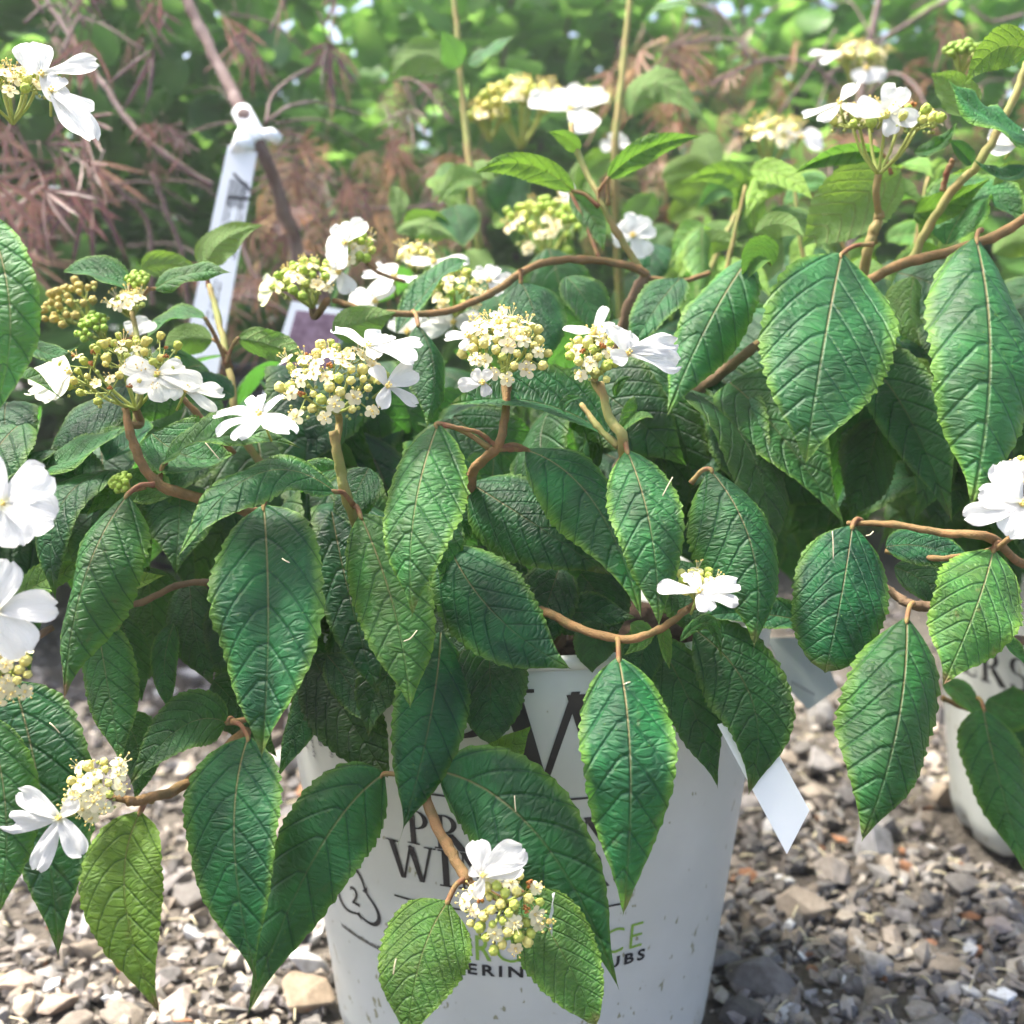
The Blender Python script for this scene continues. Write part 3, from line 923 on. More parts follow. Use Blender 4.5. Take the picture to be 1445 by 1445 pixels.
def rect(x0, y0, x1, y1, nx=1):
    return [[(x0 + (x1 - x0) * i / nx, y0), (x0 + (x1 - x0) * (i + 1) / nx, y0), (x0 + (x1 - x0) * (i + 1) / nx, y1), (x0 + (x1 - x0) * i / nx, y1)] for i in range(nx)]
def quadp(a, b, c, d, n=6):
    """quad a-b (bottom) d-c (top), cut in n along its height"""
    L = lambda p, q, t: (p[0] + (q[0] - p[0]) * t, p[1] + (q[1] - p[1]) * t)
    return [[L(a, d, i / n), L(b, c, i / n), L(b, c, (i + 1) / n), L(a, d, (i + 1) / n)] for i in range(n)]
def ring(cx, cy, ro, so, ri, si, a0, a1, n=20):
    out = []
    for i in range(n):
        t0 = R(a0 + (a1 - a0) * i / n); t1 = R(a0 + (a1 - a0) * (i + 1) / n)
        out.append([(cx + ri * math.cos(t0), cy + si * math.sin(t0)), (cx + ro * math.cos(t0), cy + so * math.sin(t0)),
                    (cx + ro * math.cos(t1), cy + so * math.sin(t1)), (cx + ri * math.cos(t1), cy + si * math.sin(t1))])
    return out
def serif_stem(x, w, n=1):
    e = .09
    return rect(x, .045, x + w, .955, 2) + rect(x - e, 0, x + w + e, .045, 3) + rect(x - e, .955, x + w + e, 1, 3)
def glyph(ch):
    if ch == 'P': return serif_stem(.1, .15) + ring(.27, .73, .33, .27, .19, .225, 90, -90, 16) + rect(.25, .955, .27, 1) + rect(.25, .46, .27, .505), .64
    if ch == 'R':
        g, w = glyph('P')
        return g + quadp((.62, 0), (.86, 0), (.50, .47), (.33, .47), 4), .80
    if ch == 'O': return ring(.44, .5, .44, .52, .27, .475, 0, 360, 32), .88
    if ch == 'V': return quadp((.33, 0), (.46, 0), (.22, .96), (.04, .96)) + quadp((.40, 0), (.46, 0), (.76, .96), (.69, .96)) + rect(-.05, .96, .31, 1, 3) + rect(.58, .96, .86, 1, 3), .80
    if ch == 'W':
        g = quadp((.29, 0), (.42, 0), (.20, .96), (.03, .96)) + quadp((.36, 0), (.42, 0), (.66, .96), (.59, .96))
        g += quadp((.80, 0), (.93, 0), (.72, .93), (.55, .93)) + quadp((.87, 0), (.93, 0), (1.17, .96), (1.10, .96))
        return g + rect(-.06, .96, .30, 1, 3) + rect(.98, .96, 1.28, 1, 3), 1.22
    if ch == 'E': return serif_stem(.1, .15) + rect(.25, .955, .56, 1, 2) + rect(.25, 0, .60, .045, 2) + rect(.25, .48, .48, .525) + rect(.52, .8, .56, .955) + rect(.56, .045, .60, .22) + rect(.45, .40, .48, .61), .66
    if ch == 'N': return rect(.13, 0, .18, .96) + rect(.74, 0, .79, 1) + quadp((.68, 0), (.79, 0), (.27, 1), (.08, 1), 6) + rect(.02, 0, .29, .045) + rect(.62, .96, .90, 1), .90
    if ch == 'I': return serif_stem(.1, .16), .36
    if ch == 'S':
        out = ring(.29, .74, .25, .26, .13, .215, 20, 270, 16)[:]
        out += ring(.29, .265, .27, .265, .125, .215, 90, -160, 16)
        return out, .58
    return [], .4
def serif_text(txt, gap=.07):
    polys, x = [], 0.0
    for ch in txt:
        g, w = glyph(ch)
        polys += [[(px + x, py) for px, py in p] for p in g]
        x += w + gap
    return polys, x - gap

def font_polys(txt, spacing=1.0, bold=0.0):
    cu = bpy.data.curves.new('txt', 'FONT'); cu.body = txt; cu.size = 1.0; cu.space_character = spacing; cu.offset = bold; cu.resolution_u = 3
    ob = bpy.data.objects.new('txt', cu); COL.objects.link(ob)
    bpy.context.view_layer.update()
    me = bpy.data.meshes.new_from_object(ob.evaluated_get(bpy.context.evaluated_depsgraph_get()))
    polys = [[(me.vertices[i].co.x, me.vertices[i].co.y) for i in p.vertices] for p in me.polygons]
    bpy.data.objects.remove(ob); bpy.data.curves.remove(cu); bpy.data.meshes.remove(me)
    xs = [p[0] for q in polys for p in q]; ys = [p[1] for q in polys for p in q]
    x0, x1, y0, y1 = min(xs), max(xs), min(ys), max(ys)
    return [[((x - x0) / (y1 - y0), (y - y0) / (y1 - y0)) for x, y in q] for q in polys], (x1 - x0) / (y1 - y0)

def print_on(root, C, name, polys, width, th_l, th_r, z, h, mat, off=.0004):
    rr = pot_r(z)
    sx = (th_r - th_l) * rr / width
    vs, fs = wrap(C, polys, th_l, z, sx, h, off)
    # face outwards
    o = add(name, mesh_np(name, vs, fs, M[mat], False), root, C)
    return o

def label_print(root, C, dth=0.0):
    hit = lambda x, y: pot_hit(x, y, POT_C)
    ctr = hit(722, 1150)[0]
    L = lambda x, y: hit(x, y)[0] + dth
    # big initials
    tl, zt = hit(625, 1085); _, zb = hit(735, 1106); _, zt = hit(735, 972)
    pp, pw = glyph('P')
    print_on(root, C, 'letter_P', pp, pw, L(600, 1050), L(712, 1050), zb, zt - zb, 'ink')
    pp, pw = glyph('W')
    print_on(root, C, 'letter_W', pp, pw, L(700, 1050), L(905, 1050), zb, zt - zb, 'ink')
    # PROVEN
    _, za = hit(722, 1206); _, zc = hit(722, 1157)
    pp, pw = serif_text('PROVEN', .09)
    print_on(root, C, 'print_line', pp, pw, L(576, 1190), L(866, 1190), za, zc - za, 'ink')
    _, za = hit(722, 1259); _, zc = hit(722, 1207)
    pp, pw = serif_text('WINNERS', .09)
    print_on(root, C, 'print_line', pp, pw, L(553, 1235), L(893, 1240), za, (zc - za), 'ink')
    for (xa, xb, y) in ((596, 850, 1131), (560, 880, 1290)):
        _, za = hit(722, y)
        print_on(root, C, 'print_rule', rect(0, 0, 1, 1, 24), 1, L(xa, y), L(xb, y), za, .0011, 'ink')
    _, za = hit(722, 1358); _, zc = hit(722, 1322)
    pp, pw = font_polys('COLOR', 1.05, .012)
    print_on(root, C, 'print_line', pp, pw, L(565, 1340), L(694, 1350), za, zc - za, 'ink_green')
    pp, pw = font_polys('CHOICE', 1.08, -.012)
    print_on(root, C, 'print_line', pp, pw, L(700, 1350), L(905, 1330), za, zc - za, 'ink_green')
    _, za = hit(722, 1379); _, zc = hit(722, 1363)
    pp, pw = font_polys('FLOWERING SHRUBS', 1.35, .03)
    print_on(root, C, 'print_line', pp, pw, L(566, 1360), L(908, 1360), za, zc - za, 'ink')
label_print(wall1, POT_C)
th_e, z_e = pot_hit(1400, 945, POT2_C)
# second pot: the end of the same print shows
def pot2_print():
    zb, zt = .168, .192
    pp, pw = serif_text('WINNERS', .09)
    a1 = pot_hit(1398, 965, POT2_C)[0]
    _, zt = pot_hit(1415, 922, POT2_C); _, zb = pot_hit(1415, 970, POT2_C)
    wR = .80 / pw
    h = zt - zb
    wid = h * pw * 1.08
    th_l = a1 - wid * (5.35 / 6.6) / pot_r(zb)
    print_on(wall2, POT2_C, 'print_line', pp, pw, th_l, th_l + wid / pot_r(zb), zb, h, 'ink')
pot2_print()
# recycling mark: a rounded triangle of three arrows round a 2, a line of small print curving below
def recycling():
    th, z = pot_hit(502, 1264)
    polys = []
    rad = lambda a: .80 + .20 * math.cos(3 * (a - math.pi / 2))
    for k in range(3):
        a0 = R(90 + 120 * k + 58); a1 = R(90 + 120 * k - 48)
        for i in range(14):
            p, q = a0 + (a1 - a0) * i / 14, a0 + (a1 - a0) * (i + 1) / 14
            polys.append([(math.cos(p) * rad(p) * .93, math.sin(p) * rad(p) * .93), (math.cos(p) * rad(p) * 1.07, math.sin(p) * rad(p) * 1.07),
                          (math.cos(q) * rad(q) * 1.07, math.sin(q) * rad(q) * 1.07), (math.cos(q) * rad(q) * .93, math.sin(q) * rad(q) * .93)])
        b = a1; r0 = rad(b); e = b - .28
        polys.append([(math.cos(b) * r0 * .76, math.sin(b) * r0 * .76), (math.cos(b) * r0 * 1.24, math.sin(b) * r0 * 1.24), (math.cos(e) * rad(e), math.sin(e) * rad(e))])
    vs, fs = wrap(POT_C, polys, th, z, .0185, .0175)
    mb = MB(); mb.put(vs, fs)
    pp, pw = font_polys('2', 1, .01)
    vs, fs = wrap(POT_C, pp, th - .0038 / .12, z - .0055, .0105, .0105)
    mb.put(vs, fs)
    add('recycling_mark', mb.mesh('recycling_mark', M['ink'], False), wall1, POT_C)
    # illegible fine print: a row of strokes
    r = random.Random(4)
    polys = []
    x = -1.0
    while x < 1.35:
        w = r.uniform(.02, .05)
        polys.append([(x, 0), (x + w, 0), (x + w, r.uniform(.06, .12)), (x, r.uniform(.06, .12))])
        x += w + r.uniform(.008, .03)
    polys = [[(px, py - .012 * px * px) for px, py in q] for q in polys]
    vs, fs = wrap(POT_C, polys, th, z - .026, .0185, .024)
    mb = MB(); mb.put(vs, fs)
    add('print_line', mb.mesh('print_line', M['ink'], False), wall1, POT_C)
recycling()
for i, (txt, px, py) in enumerate((('P', 436, 1056), ('sycar', 448, 1071), ('815-', 456, 1054), ('(pro', 472, 1070))):
    th, z = pot_hit(px, py)
    pp, pw = font_polys(txt, 1.1, .005)
    vs, fs = wrap(POT_C, pp, th, z, .0040, .0040, rot=R(90))
    mb = MB(); mb.put(vs, fs)
    add('print_line', mb.mesh('print_line', M['ink_grey'], False), wall1, POT_C)

# ================================================================== SHRUBS IN FLOWER
vib = empty('viburnum_shrub', (POT_C.x, POT_C.y, PH - .035), 'leafy shrub with white flower clusters growing in the middle white pot', 'shrub', 'flowering shrubs')
vibR = empty('viburnum_shrub', (POT2_C.x, POT2_C.y, PH - .035), 'leafy shrub with white flowers filling the right edge, in the cut-off pot', 'shrub', 'flowering shrubs')
vibL = empty('viburnum_shrub', (-.42, .55, 0), 'flowering shrub at the left edge, mostly cut off, with large white flowers', 'shrub', 'flowering shrubs')
vibB = empty('viburnum_shrub', (.16, 1.02, 0), 'out-of-focus flowering shrub with upright pale green stems behind the arching stem', 'shrub', 'flowering shrubs')
GREEN = (0.0, 1.0, 0.0); DARK = (0.0, .62, 0.0); LITE = (.12, 1.25, 0.0); YEL = (.55, 1.05, .1); SHEEN_TINT = (.04, 1.45, 0.0)  # dark and bright tints put shade and sheen into the leaf colour

V = vib
# ---- front leaves of the potted shrub (base, middle, tip as pixel + distance in metres; full width in pixels)
leaf(V, (372, 714, .475), (378, 880, .437), (369, 1070, .428), 178, (-.12, .30), .12, (.02, 1.05, .25), pet=(385, 690, .485), asym=-.03, twist=.15)
leaf(V, (618, 598, .462), (583, 730, .430), (582, 870, .425), 128, (-.28, .42), .10, SHEEN_TINT, pet=(690, 632, .468), asym=-.1, twist=.2)
leaf(V, (508, 726, .468), (556, 860, .446), (579, 1000, .436), 128, (-.05, .35), -.10, (.12, 1.3, .1), pet=(498, 715, .475), twist=-.2)
leaf(V, (856, 612, .490), (752, 566, .480), (632, 572, .470), 96, (-.05, .8, .75), -.12, GREEN, wav=.01)
leaf(V, (742, 634, .478), (838, 708, .462), (905, 872, .448), 118, (.18, .55), -.18, (.04, 1.12, 0), pet=(700, 634, .470))
leaf(V, (885, 636, .452), (918, 745, .428), (930, 884, .422), 114, (.0, .38), .10, (.10, 1.18, .12), pet=(878, 622, .458), twist=.1)
leaf(V, (664, 682, .492), (748, 735, .476), (862, 812, .468), 132, (-.2, .5), .02, (.0, .85, 0))
leaf(V, (632, 768, .476), (700, 868, .452), (806, 944, .448), 142, (-.12, .30), .08, (.02, .92, .1), curl=.05)
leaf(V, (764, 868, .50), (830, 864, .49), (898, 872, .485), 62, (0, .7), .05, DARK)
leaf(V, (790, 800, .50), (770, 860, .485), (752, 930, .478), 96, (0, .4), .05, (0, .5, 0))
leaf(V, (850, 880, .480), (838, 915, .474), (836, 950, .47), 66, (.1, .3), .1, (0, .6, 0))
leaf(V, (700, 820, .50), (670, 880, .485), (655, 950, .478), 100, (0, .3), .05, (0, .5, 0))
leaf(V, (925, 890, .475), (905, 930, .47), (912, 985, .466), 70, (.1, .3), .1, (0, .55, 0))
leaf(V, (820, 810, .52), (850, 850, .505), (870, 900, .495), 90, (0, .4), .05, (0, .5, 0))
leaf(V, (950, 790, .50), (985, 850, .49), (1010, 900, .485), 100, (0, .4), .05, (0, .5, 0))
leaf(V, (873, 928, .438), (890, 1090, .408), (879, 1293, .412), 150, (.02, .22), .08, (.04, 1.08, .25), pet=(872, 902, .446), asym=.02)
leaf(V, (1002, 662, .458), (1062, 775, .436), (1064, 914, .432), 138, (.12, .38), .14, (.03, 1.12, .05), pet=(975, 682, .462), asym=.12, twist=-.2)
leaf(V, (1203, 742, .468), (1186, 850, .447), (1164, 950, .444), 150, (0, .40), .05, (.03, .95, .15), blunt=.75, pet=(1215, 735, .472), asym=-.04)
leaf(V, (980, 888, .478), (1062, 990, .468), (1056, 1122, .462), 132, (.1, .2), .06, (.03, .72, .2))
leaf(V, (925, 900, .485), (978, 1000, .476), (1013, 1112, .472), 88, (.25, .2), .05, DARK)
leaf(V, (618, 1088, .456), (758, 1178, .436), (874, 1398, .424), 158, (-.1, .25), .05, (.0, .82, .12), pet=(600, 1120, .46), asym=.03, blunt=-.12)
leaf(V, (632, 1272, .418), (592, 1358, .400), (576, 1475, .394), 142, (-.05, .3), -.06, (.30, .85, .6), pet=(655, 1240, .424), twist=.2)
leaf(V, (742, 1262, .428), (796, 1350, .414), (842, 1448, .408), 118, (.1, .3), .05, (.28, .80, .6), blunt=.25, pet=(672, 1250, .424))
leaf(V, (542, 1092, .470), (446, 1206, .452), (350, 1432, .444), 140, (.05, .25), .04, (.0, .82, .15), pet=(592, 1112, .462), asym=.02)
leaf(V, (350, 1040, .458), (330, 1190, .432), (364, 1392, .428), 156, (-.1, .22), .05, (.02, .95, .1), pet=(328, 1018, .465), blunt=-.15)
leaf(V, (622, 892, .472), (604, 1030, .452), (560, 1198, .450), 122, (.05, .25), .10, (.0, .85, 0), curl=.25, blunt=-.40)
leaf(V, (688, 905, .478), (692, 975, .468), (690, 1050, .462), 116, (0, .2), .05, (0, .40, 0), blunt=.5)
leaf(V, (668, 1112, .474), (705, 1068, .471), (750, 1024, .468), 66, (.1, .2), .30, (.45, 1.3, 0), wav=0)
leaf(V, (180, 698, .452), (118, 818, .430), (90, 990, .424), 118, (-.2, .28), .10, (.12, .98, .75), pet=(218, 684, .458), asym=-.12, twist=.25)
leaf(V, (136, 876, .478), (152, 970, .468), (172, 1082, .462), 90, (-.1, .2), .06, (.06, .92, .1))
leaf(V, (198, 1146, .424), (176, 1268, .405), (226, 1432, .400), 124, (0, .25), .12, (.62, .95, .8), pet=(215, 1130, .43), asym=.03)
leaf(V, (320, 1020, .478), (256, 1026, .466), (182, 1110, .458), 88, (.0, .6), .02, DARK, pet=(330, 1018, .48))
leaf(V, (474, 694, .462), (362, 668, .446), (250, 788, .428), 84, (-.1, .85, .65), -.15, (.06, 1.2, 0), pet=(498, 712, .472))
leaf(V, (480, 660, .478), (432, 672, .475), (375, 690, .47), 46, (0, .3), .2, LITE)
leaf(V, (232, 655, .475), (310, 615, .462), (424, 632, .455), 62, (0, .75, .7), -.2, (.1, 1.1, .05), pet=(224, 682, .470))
leaf(V, (215, 612, .49), (270, 645, .485), (330, 640, .48), 95, (0, .7, .8), .1, SHEEN_TINT)
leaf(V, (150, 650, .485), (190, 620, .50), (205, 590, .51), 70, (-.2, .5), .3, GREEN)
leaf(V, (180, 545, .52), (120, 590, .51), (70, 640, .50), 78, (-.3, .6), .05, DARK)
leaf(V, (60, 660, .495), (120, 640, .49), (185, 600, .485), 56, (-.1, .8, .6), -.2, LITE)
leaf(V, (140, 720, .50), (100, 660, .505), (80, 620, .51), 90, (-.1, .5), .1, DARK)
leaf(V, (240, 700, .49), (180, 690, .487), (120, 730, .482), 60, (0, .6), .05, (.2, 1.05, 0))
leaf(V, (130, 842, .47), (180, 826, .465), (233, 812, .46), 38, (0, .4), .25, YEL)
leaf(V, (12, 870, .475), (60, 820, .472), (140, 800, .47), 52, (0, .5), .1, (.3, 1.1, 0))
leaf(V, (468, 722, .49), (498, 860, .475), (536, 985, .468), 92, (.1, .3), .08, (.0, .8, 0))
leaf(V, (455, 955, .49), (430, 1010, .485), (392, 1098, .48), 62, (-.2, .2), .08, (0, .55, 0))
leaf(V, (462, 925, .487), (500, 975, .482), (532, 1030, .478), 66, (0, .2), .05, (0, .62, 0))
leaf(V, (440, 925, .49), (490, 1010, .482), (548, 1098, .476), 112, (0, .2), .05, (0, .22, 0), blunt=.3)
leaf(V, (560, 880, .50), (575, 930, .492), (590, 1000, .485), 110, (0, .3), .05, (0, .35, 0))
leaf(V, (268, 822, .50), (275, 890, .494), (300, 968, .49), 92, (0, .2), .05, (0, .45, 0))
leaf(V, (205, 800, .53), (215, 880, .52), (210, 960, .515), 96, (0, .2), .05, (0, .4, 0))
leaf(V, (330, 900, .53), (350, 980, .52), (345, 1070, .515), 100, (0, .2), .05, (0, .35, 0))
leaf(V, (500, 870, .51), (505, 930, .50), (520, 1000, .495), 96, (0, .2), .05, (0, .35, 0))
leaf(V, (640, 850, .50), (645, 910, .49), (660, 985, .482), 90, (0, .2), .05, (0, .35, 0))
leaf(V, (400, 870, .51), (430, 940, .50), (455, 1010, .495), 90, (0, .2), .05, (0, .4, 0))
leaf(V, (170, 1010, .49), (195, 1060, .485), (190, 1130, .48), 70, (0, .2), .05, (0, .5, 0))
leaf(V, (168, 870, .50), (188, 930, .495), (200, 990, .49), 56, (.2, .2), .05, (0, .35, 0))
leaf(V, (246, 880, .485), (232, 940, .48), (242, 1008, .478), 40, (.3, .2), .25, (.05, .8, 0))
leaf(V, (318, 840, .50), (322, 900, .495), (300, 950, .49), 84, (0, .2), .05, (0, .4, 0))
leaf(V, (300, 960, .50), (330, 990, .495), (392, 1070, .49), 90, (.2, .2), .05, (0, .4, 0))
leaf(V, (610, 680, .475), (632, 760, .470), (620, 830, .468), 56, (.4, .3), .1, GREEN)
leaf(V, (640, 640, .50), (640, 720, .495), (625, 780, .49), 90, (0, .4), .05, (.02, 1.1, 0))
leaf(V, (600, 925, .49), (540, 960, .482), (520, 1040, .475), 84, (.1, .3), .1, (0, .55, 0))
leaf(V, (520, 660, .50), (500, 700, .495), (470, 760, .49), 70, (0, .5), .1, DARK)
leaf(V, (960, 905, .455), (1000, 880, .45), (1018, 935, .445), 22, (0, .5), .4, (.15, 1.1, 0), teeth=9)
leaf(V, (890, 880, .47), (905, 900, .465), (880, 925, .46), 36, (0, .3), .2, (.25, 1.1, 0), teeth=9)
leaf(V, (935, 880, .462), (938, 910, .458), (945, 945, .455), 22, (.2, .3), .3, (.4, 1.1, .2), teeth=7)
leaf(V, (1150, 880, .49), (1060, 865, .485), (985, 872, .48), 46, (0, .7), 0, (0, .9, 0))
leaf(V, (820, 560, .475), (795, 570, .470), (800, 585, .468), 12, (0, .5), .3, GREEN, teeth=5)
leaf(V, (868, 560, .47), (875, 540, .468), (892, 532, .468), 14, (.2, .5), .3, (.1, .9, 0), teeth=5)
# ---- leaves behind the heads, upper middle
leaf(V, (735, 398, .56), (755, 445, .548), (768, 520, .54), 112, (.1, .45), .05, (0, .85, 0), pet=(735, 380, .56))
leaf(V, (590, 458, .53), (612, 520, .52), (602, 604, .515), 70, (.5, .3), .30, (.03, .85, 0), pet=(583, 440, .545))
leaf(V, (800, 390, .59), (830, 430, .58), (850, 480, .575), 70, (.2, .3), .05, (.1, .95, 0))
leaf(V, (1058, 362, .555), (1000, 455, .525), (940, 590, .512), 98, (-.1, .42), .06, (.12, 1.3, 0), pet=(1090, 372, .56), twist=.2)
leaf(V, (960, 392, .575), (925, 435, .56), (890, 495, .55), 66, (-.35, .5), -.1, (.0, 1.25, 0))
leaf(V, (1030, 540, .545), (1095, 605, .525), (1192, 740, .512), 128, (.0, .5), -.05, (.03, 1.05, 0))
leaf(V, (1000, 520, .56), (1050, 560, .55), (1110, 600, .54), 70, (.1, .5), .1, DARK)
leaf(V, (930, 590, .52), (900, 580, .515), (870, 620, .51), 40, (0, .4), .35, (.2, 1.1, 0))
leaf(V, (1090, 375, .55), (1065, 368, .548), (1046, 404, .545), 46, (-.2, .3), .5, (.3, 1.1, 0))
leaf(V, (470, 470, .55), (510, 455, .548), (560, 440, .545), 54, (0, .2, -1), .1, (.3, 1.0, 0))
leaf(V, (335, 478, .53), (385, 488, .525), (445, 512, .52), 46, (0, .3, -.9), -.25, (.25, 1, 0), pet=(318, 515, .53))
leaf(V, (560, 470, .56), (620, 390, .57), (660, 370, .58), 44, (0, .9, .4), -.1, (.05, 1.1, 0))
leaf(V, (810, 270, .585), (740, 232, .58), (668, 246, .575), 36, (0, -.55, .8), .3, (.45, 1.0, 0), pet=(845, 292, .585))
leaf(V, (858, 252, .58), (915, 210, .575), (992, 192, .57), 36, (0, -.5, .8), .35, (.35, 1.0, 0), pet=(858, 290, .585))
leaf(V, (805, 272, .60), (838, 310, .595), (852, 356, .59), 38, (-.5, .2), .25, (.2, 1.0, 0), pet=(848, 372, .59))
leaf(V, (815, 215, .60), (800, 195, .595), (772, 186, .59), 24, (0, -.4, .8), .3, (.4, 1, 0))
# ---- left upper group
leaf(V, (182, 408, .53), (135, 385, .525), (88, 384, .52), 46, (0, .75, .7), .2, (.08, 1.2, 0), pet=(190, 412, .53))
leaf(V, (218, 408, .53), (268, 385, .525), (327, 385, .52), 42, (0, .5, .8), .22, (.15, 1.1, 0), pet=(200, 422, .53))
leaf(V, (290, 378, .60), (315, 340, .60), (372, 317, .60), 58, (0, -.2, -1), .1, (.85, 1.2, 0), pet=(294, 405, .60))
leaf(V, (200, 378, .58), (235, 372, .58), (285, 380, .58), 40, (0, .1, -1), .1, (.6, 1.1, 0))
leaf(V, (290, 450, .555), (245, 448, .55), (206, 478, .545), 36, (0, .9, .5), -.1, SHEEN_TINT, pet=(322, 520, .56))
leaf(V, (300, 480, .57), (262, 480, .565), (230, 500, .56), 50, (0, .1, -1), .1, (.3, 1, 0))
leaf(V, (330, 560, .55), (280, 540, .545), (225, 555, .54), 46, (0, .6, .8), .1, GREEN)
leaf(V, (40, 480, .50), (75, 500, .495), (112, 488, .49), 28, (0, .7, .7), .2, LITE)

# ---- right shrub
V = vibR
leaf(V, (1280, 872, .445), (1266, 1030, .414), (1216, 1188, .408), 156, (-.02, .25), .06, (.02, .80, .25), pet=(1288, 852, .452), twist=.1)
leaf(V, (1402, 776, .440), (1376, 862, .416), (1330, 968, .408), 138, (-.05, .38), .12, (.18, 1.2, .8), pet=(1412, 768, .444), asym=-.03)
leaf(V, (1188, 358, .535), (1162, 490, .488), (1136, 656, .480), 206, (-.03, .48), .12, (.02, 1.2, .1), pet=(1232, 345, .54), asym=-.05)
leaf(V, (1378, 336, .515), (1398, 510, .470), (1370, 718, .458), 172, (.0, .42), .08, (.03, 1.15, .15), pet=(1385, 325, .52), twist=.15)
leaf(V, (1205, 492, .540), (1278, 580, .515), (1344, 738, .502), 112, (-.25, .5), -.12, (.0, .8, 0))
leaf(V, (1400, 480, .52), (1382, 590, .515), (1366, 700, .51), 40, (-.6, .3), .1, (.35, 1.1, 0))
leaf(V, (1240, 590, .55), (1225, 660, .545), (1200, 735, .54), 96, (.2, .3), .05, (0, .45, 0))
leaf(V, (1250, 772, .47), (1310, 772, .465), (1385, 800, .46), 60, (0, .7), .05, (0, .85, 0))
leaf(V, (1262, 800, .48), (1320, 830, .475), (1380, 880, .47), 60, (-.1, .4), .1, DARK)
leaf(V, (1290, 390, .57), (1285, 440, .565), (1300, 490, .56), 70, (0, .2), .1, (.3, 1.1, 0))
leaf(V, (1290, 505, .56), (1315, 540, .555), (1345, 560, .55), 40, (0, .3), .2, (.5, 1.2, 0))
leaf(V, (1330, 470, .58), (1300, 510, .575), (1290, 590, .57), 80, (0, .3), .1, (.05, 1.3, 0))
leaf(V, (1270, 240, .60), (1195, 295, .595), (1130, 350, .59), 110, (.1, .1, -1), .05, (.55, 1.1, 0))
leaf(V, (1244, 216, .58), (1180, 218, .575), (1120, 246, .57), 28, (0, -.4, .8), -.35, (.25, 1.0, 0), pet=(1258, 246, .58))
leaf(V, (1290, 300, .575), (1330, 290, .57), (1400, 250, .565), 46, (0, -.4, .8), .3, (.35, 1.0, 0))
leaf(V, (1290, 215, .57), (1325, 205, .565), (1350, 172, .56), 24, (0, .4, .8), .3, (.05, .85, 0))
leaf(V, (1450, 70, .52), (1405, 70, .515), (1362, 118, .51), 62, (0, -.25, .9), .05, (.50, 1.05, 0), curl=-.1)
leaf(V, (1365, 165, .55), (1345, 130, .55), (1312, 104, .55), 66, (.1, -.2, -1), .05, (.55, 1.1, 0))
leaf(V, (1450, 190, .52), (1390, 165, .515), (1335, 110, .512), 78, (-.1, .75, .7), -.2, (.05, 1.75, 0), wav=.06)
leaf(V, (1450, 235, .525), (1410, 250, .52), (1372, 222, .52), 30, (0, .6, .7), .3, (.0, .95, 0))
leaf(V, (1372, 232, .53), (1358, 215, .528), (1338, 196, .526), 34, (-.2, .5), .2, (.0, .95, 0), teeth=9)
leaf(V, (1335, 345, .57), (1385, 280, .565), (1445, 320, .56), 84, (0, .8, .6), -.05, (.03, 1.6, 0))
leaf(V, (1300, 340, .60), (1360, 265, .60), (1445, 250, .60), 60, (0, .1, -1), .1, (.5, 1.1, 0))
leaf(V, (1460, 270, .57), (1430, 250, .57), (1400, 262, .57), 54, (0, .1, -1), .1, (.6, 1.1, 0))
leaf(V, (1388, 1000, .60), (1408, 1092, .585), (1450, 1238, .575), 96, (-.1, .3), .08, LITE, pet=(1380, 985, .61))
leaf(V, (1395, 985, .62), (1430, 1000, .61), (1475, 990, .60), 70, (0, .5), .1, LITE)
leaf(V, (1395, 1010, .64), (1420, 1050, .635), (1440, 1090, .63), 70, (0, .3), .1, DARK)
leaf(V, (1330, 965, .62), (1365, 985, .615), (1395, 1035, .61), 36, (.3, .3), .2, LITE)
leaf(V, (1408, 890, .50), (1432, 920, .497), (1455, 945, .495), 22, (0, .6), .4, LITE)

urng = random.Random(44)  # yellowed, brightened tints paint backlight into these leaves
for k in range(26):
    x = urng.uniform(960, 1420); y = urng.uniform(225, 420); d = urng.uniform(.60, .78)
    a = urng.uniform(-2.6, .9); L = urng.uniform(60, 105); up = urng.choice([1, 1, -.9])
    leaf(V, (x, y, d), (x + math.cos(a) * L * .5, y - math.sin(a) * L * .5 - urng.uniform(6, 20), d - .012), (x + math.cos(a) * L, y - math.sin(a) * L + 12, d - .03),
         L * urng.uniform(.42, .6), (urng.uniform(-.5, .5), urng.uniform(.0, .9), up), .12, (urng.uniform(.2, .85), urng.uniform(1.0, 1.5), 0), rows=34, cols=4)
for (pts, r0) in (([(1010, 470, .68), (1030, 360, .68), (1052, 262, .68)], .0022), ([(1150, 430, .70), (1128, 330, .70), (1120, 240, .70)], .0020), ([(1300, 470, .66), (1290, 360, .66), (1310, 250, .66)], .0020), ([(1225, 470, .66), (1205, 390, .66), (1180, 320, .66)], .0018)):
    stem(V, pts, r0, r0 * .7, 'stem_green')

# ---- left shrub at the edge
V = vibL
leaf(V, (-22, 300, .40), (14, 450, .385), (-16, 600, .39), 92, (.15, .45), .05, (.05, 1.5, 0))
leaf(V, (18, 962, .437), (58, 1130, .424), (82, 1350, .418), 158, (.05, .22), .05, (.0, .78, .3), pet=(0, 950, .44))
leaf(V, (-18, 1010, .415), (8, 1150, .404), (-2, 1290, .40), 92, (.15, .2), .08, (.1, 1.0, .1))
leaf(V, (-30, 520, .43), (30, 530, .425), (90, 565, .42), 18, (0, .8, .5), .2, (.1, .9, .2))

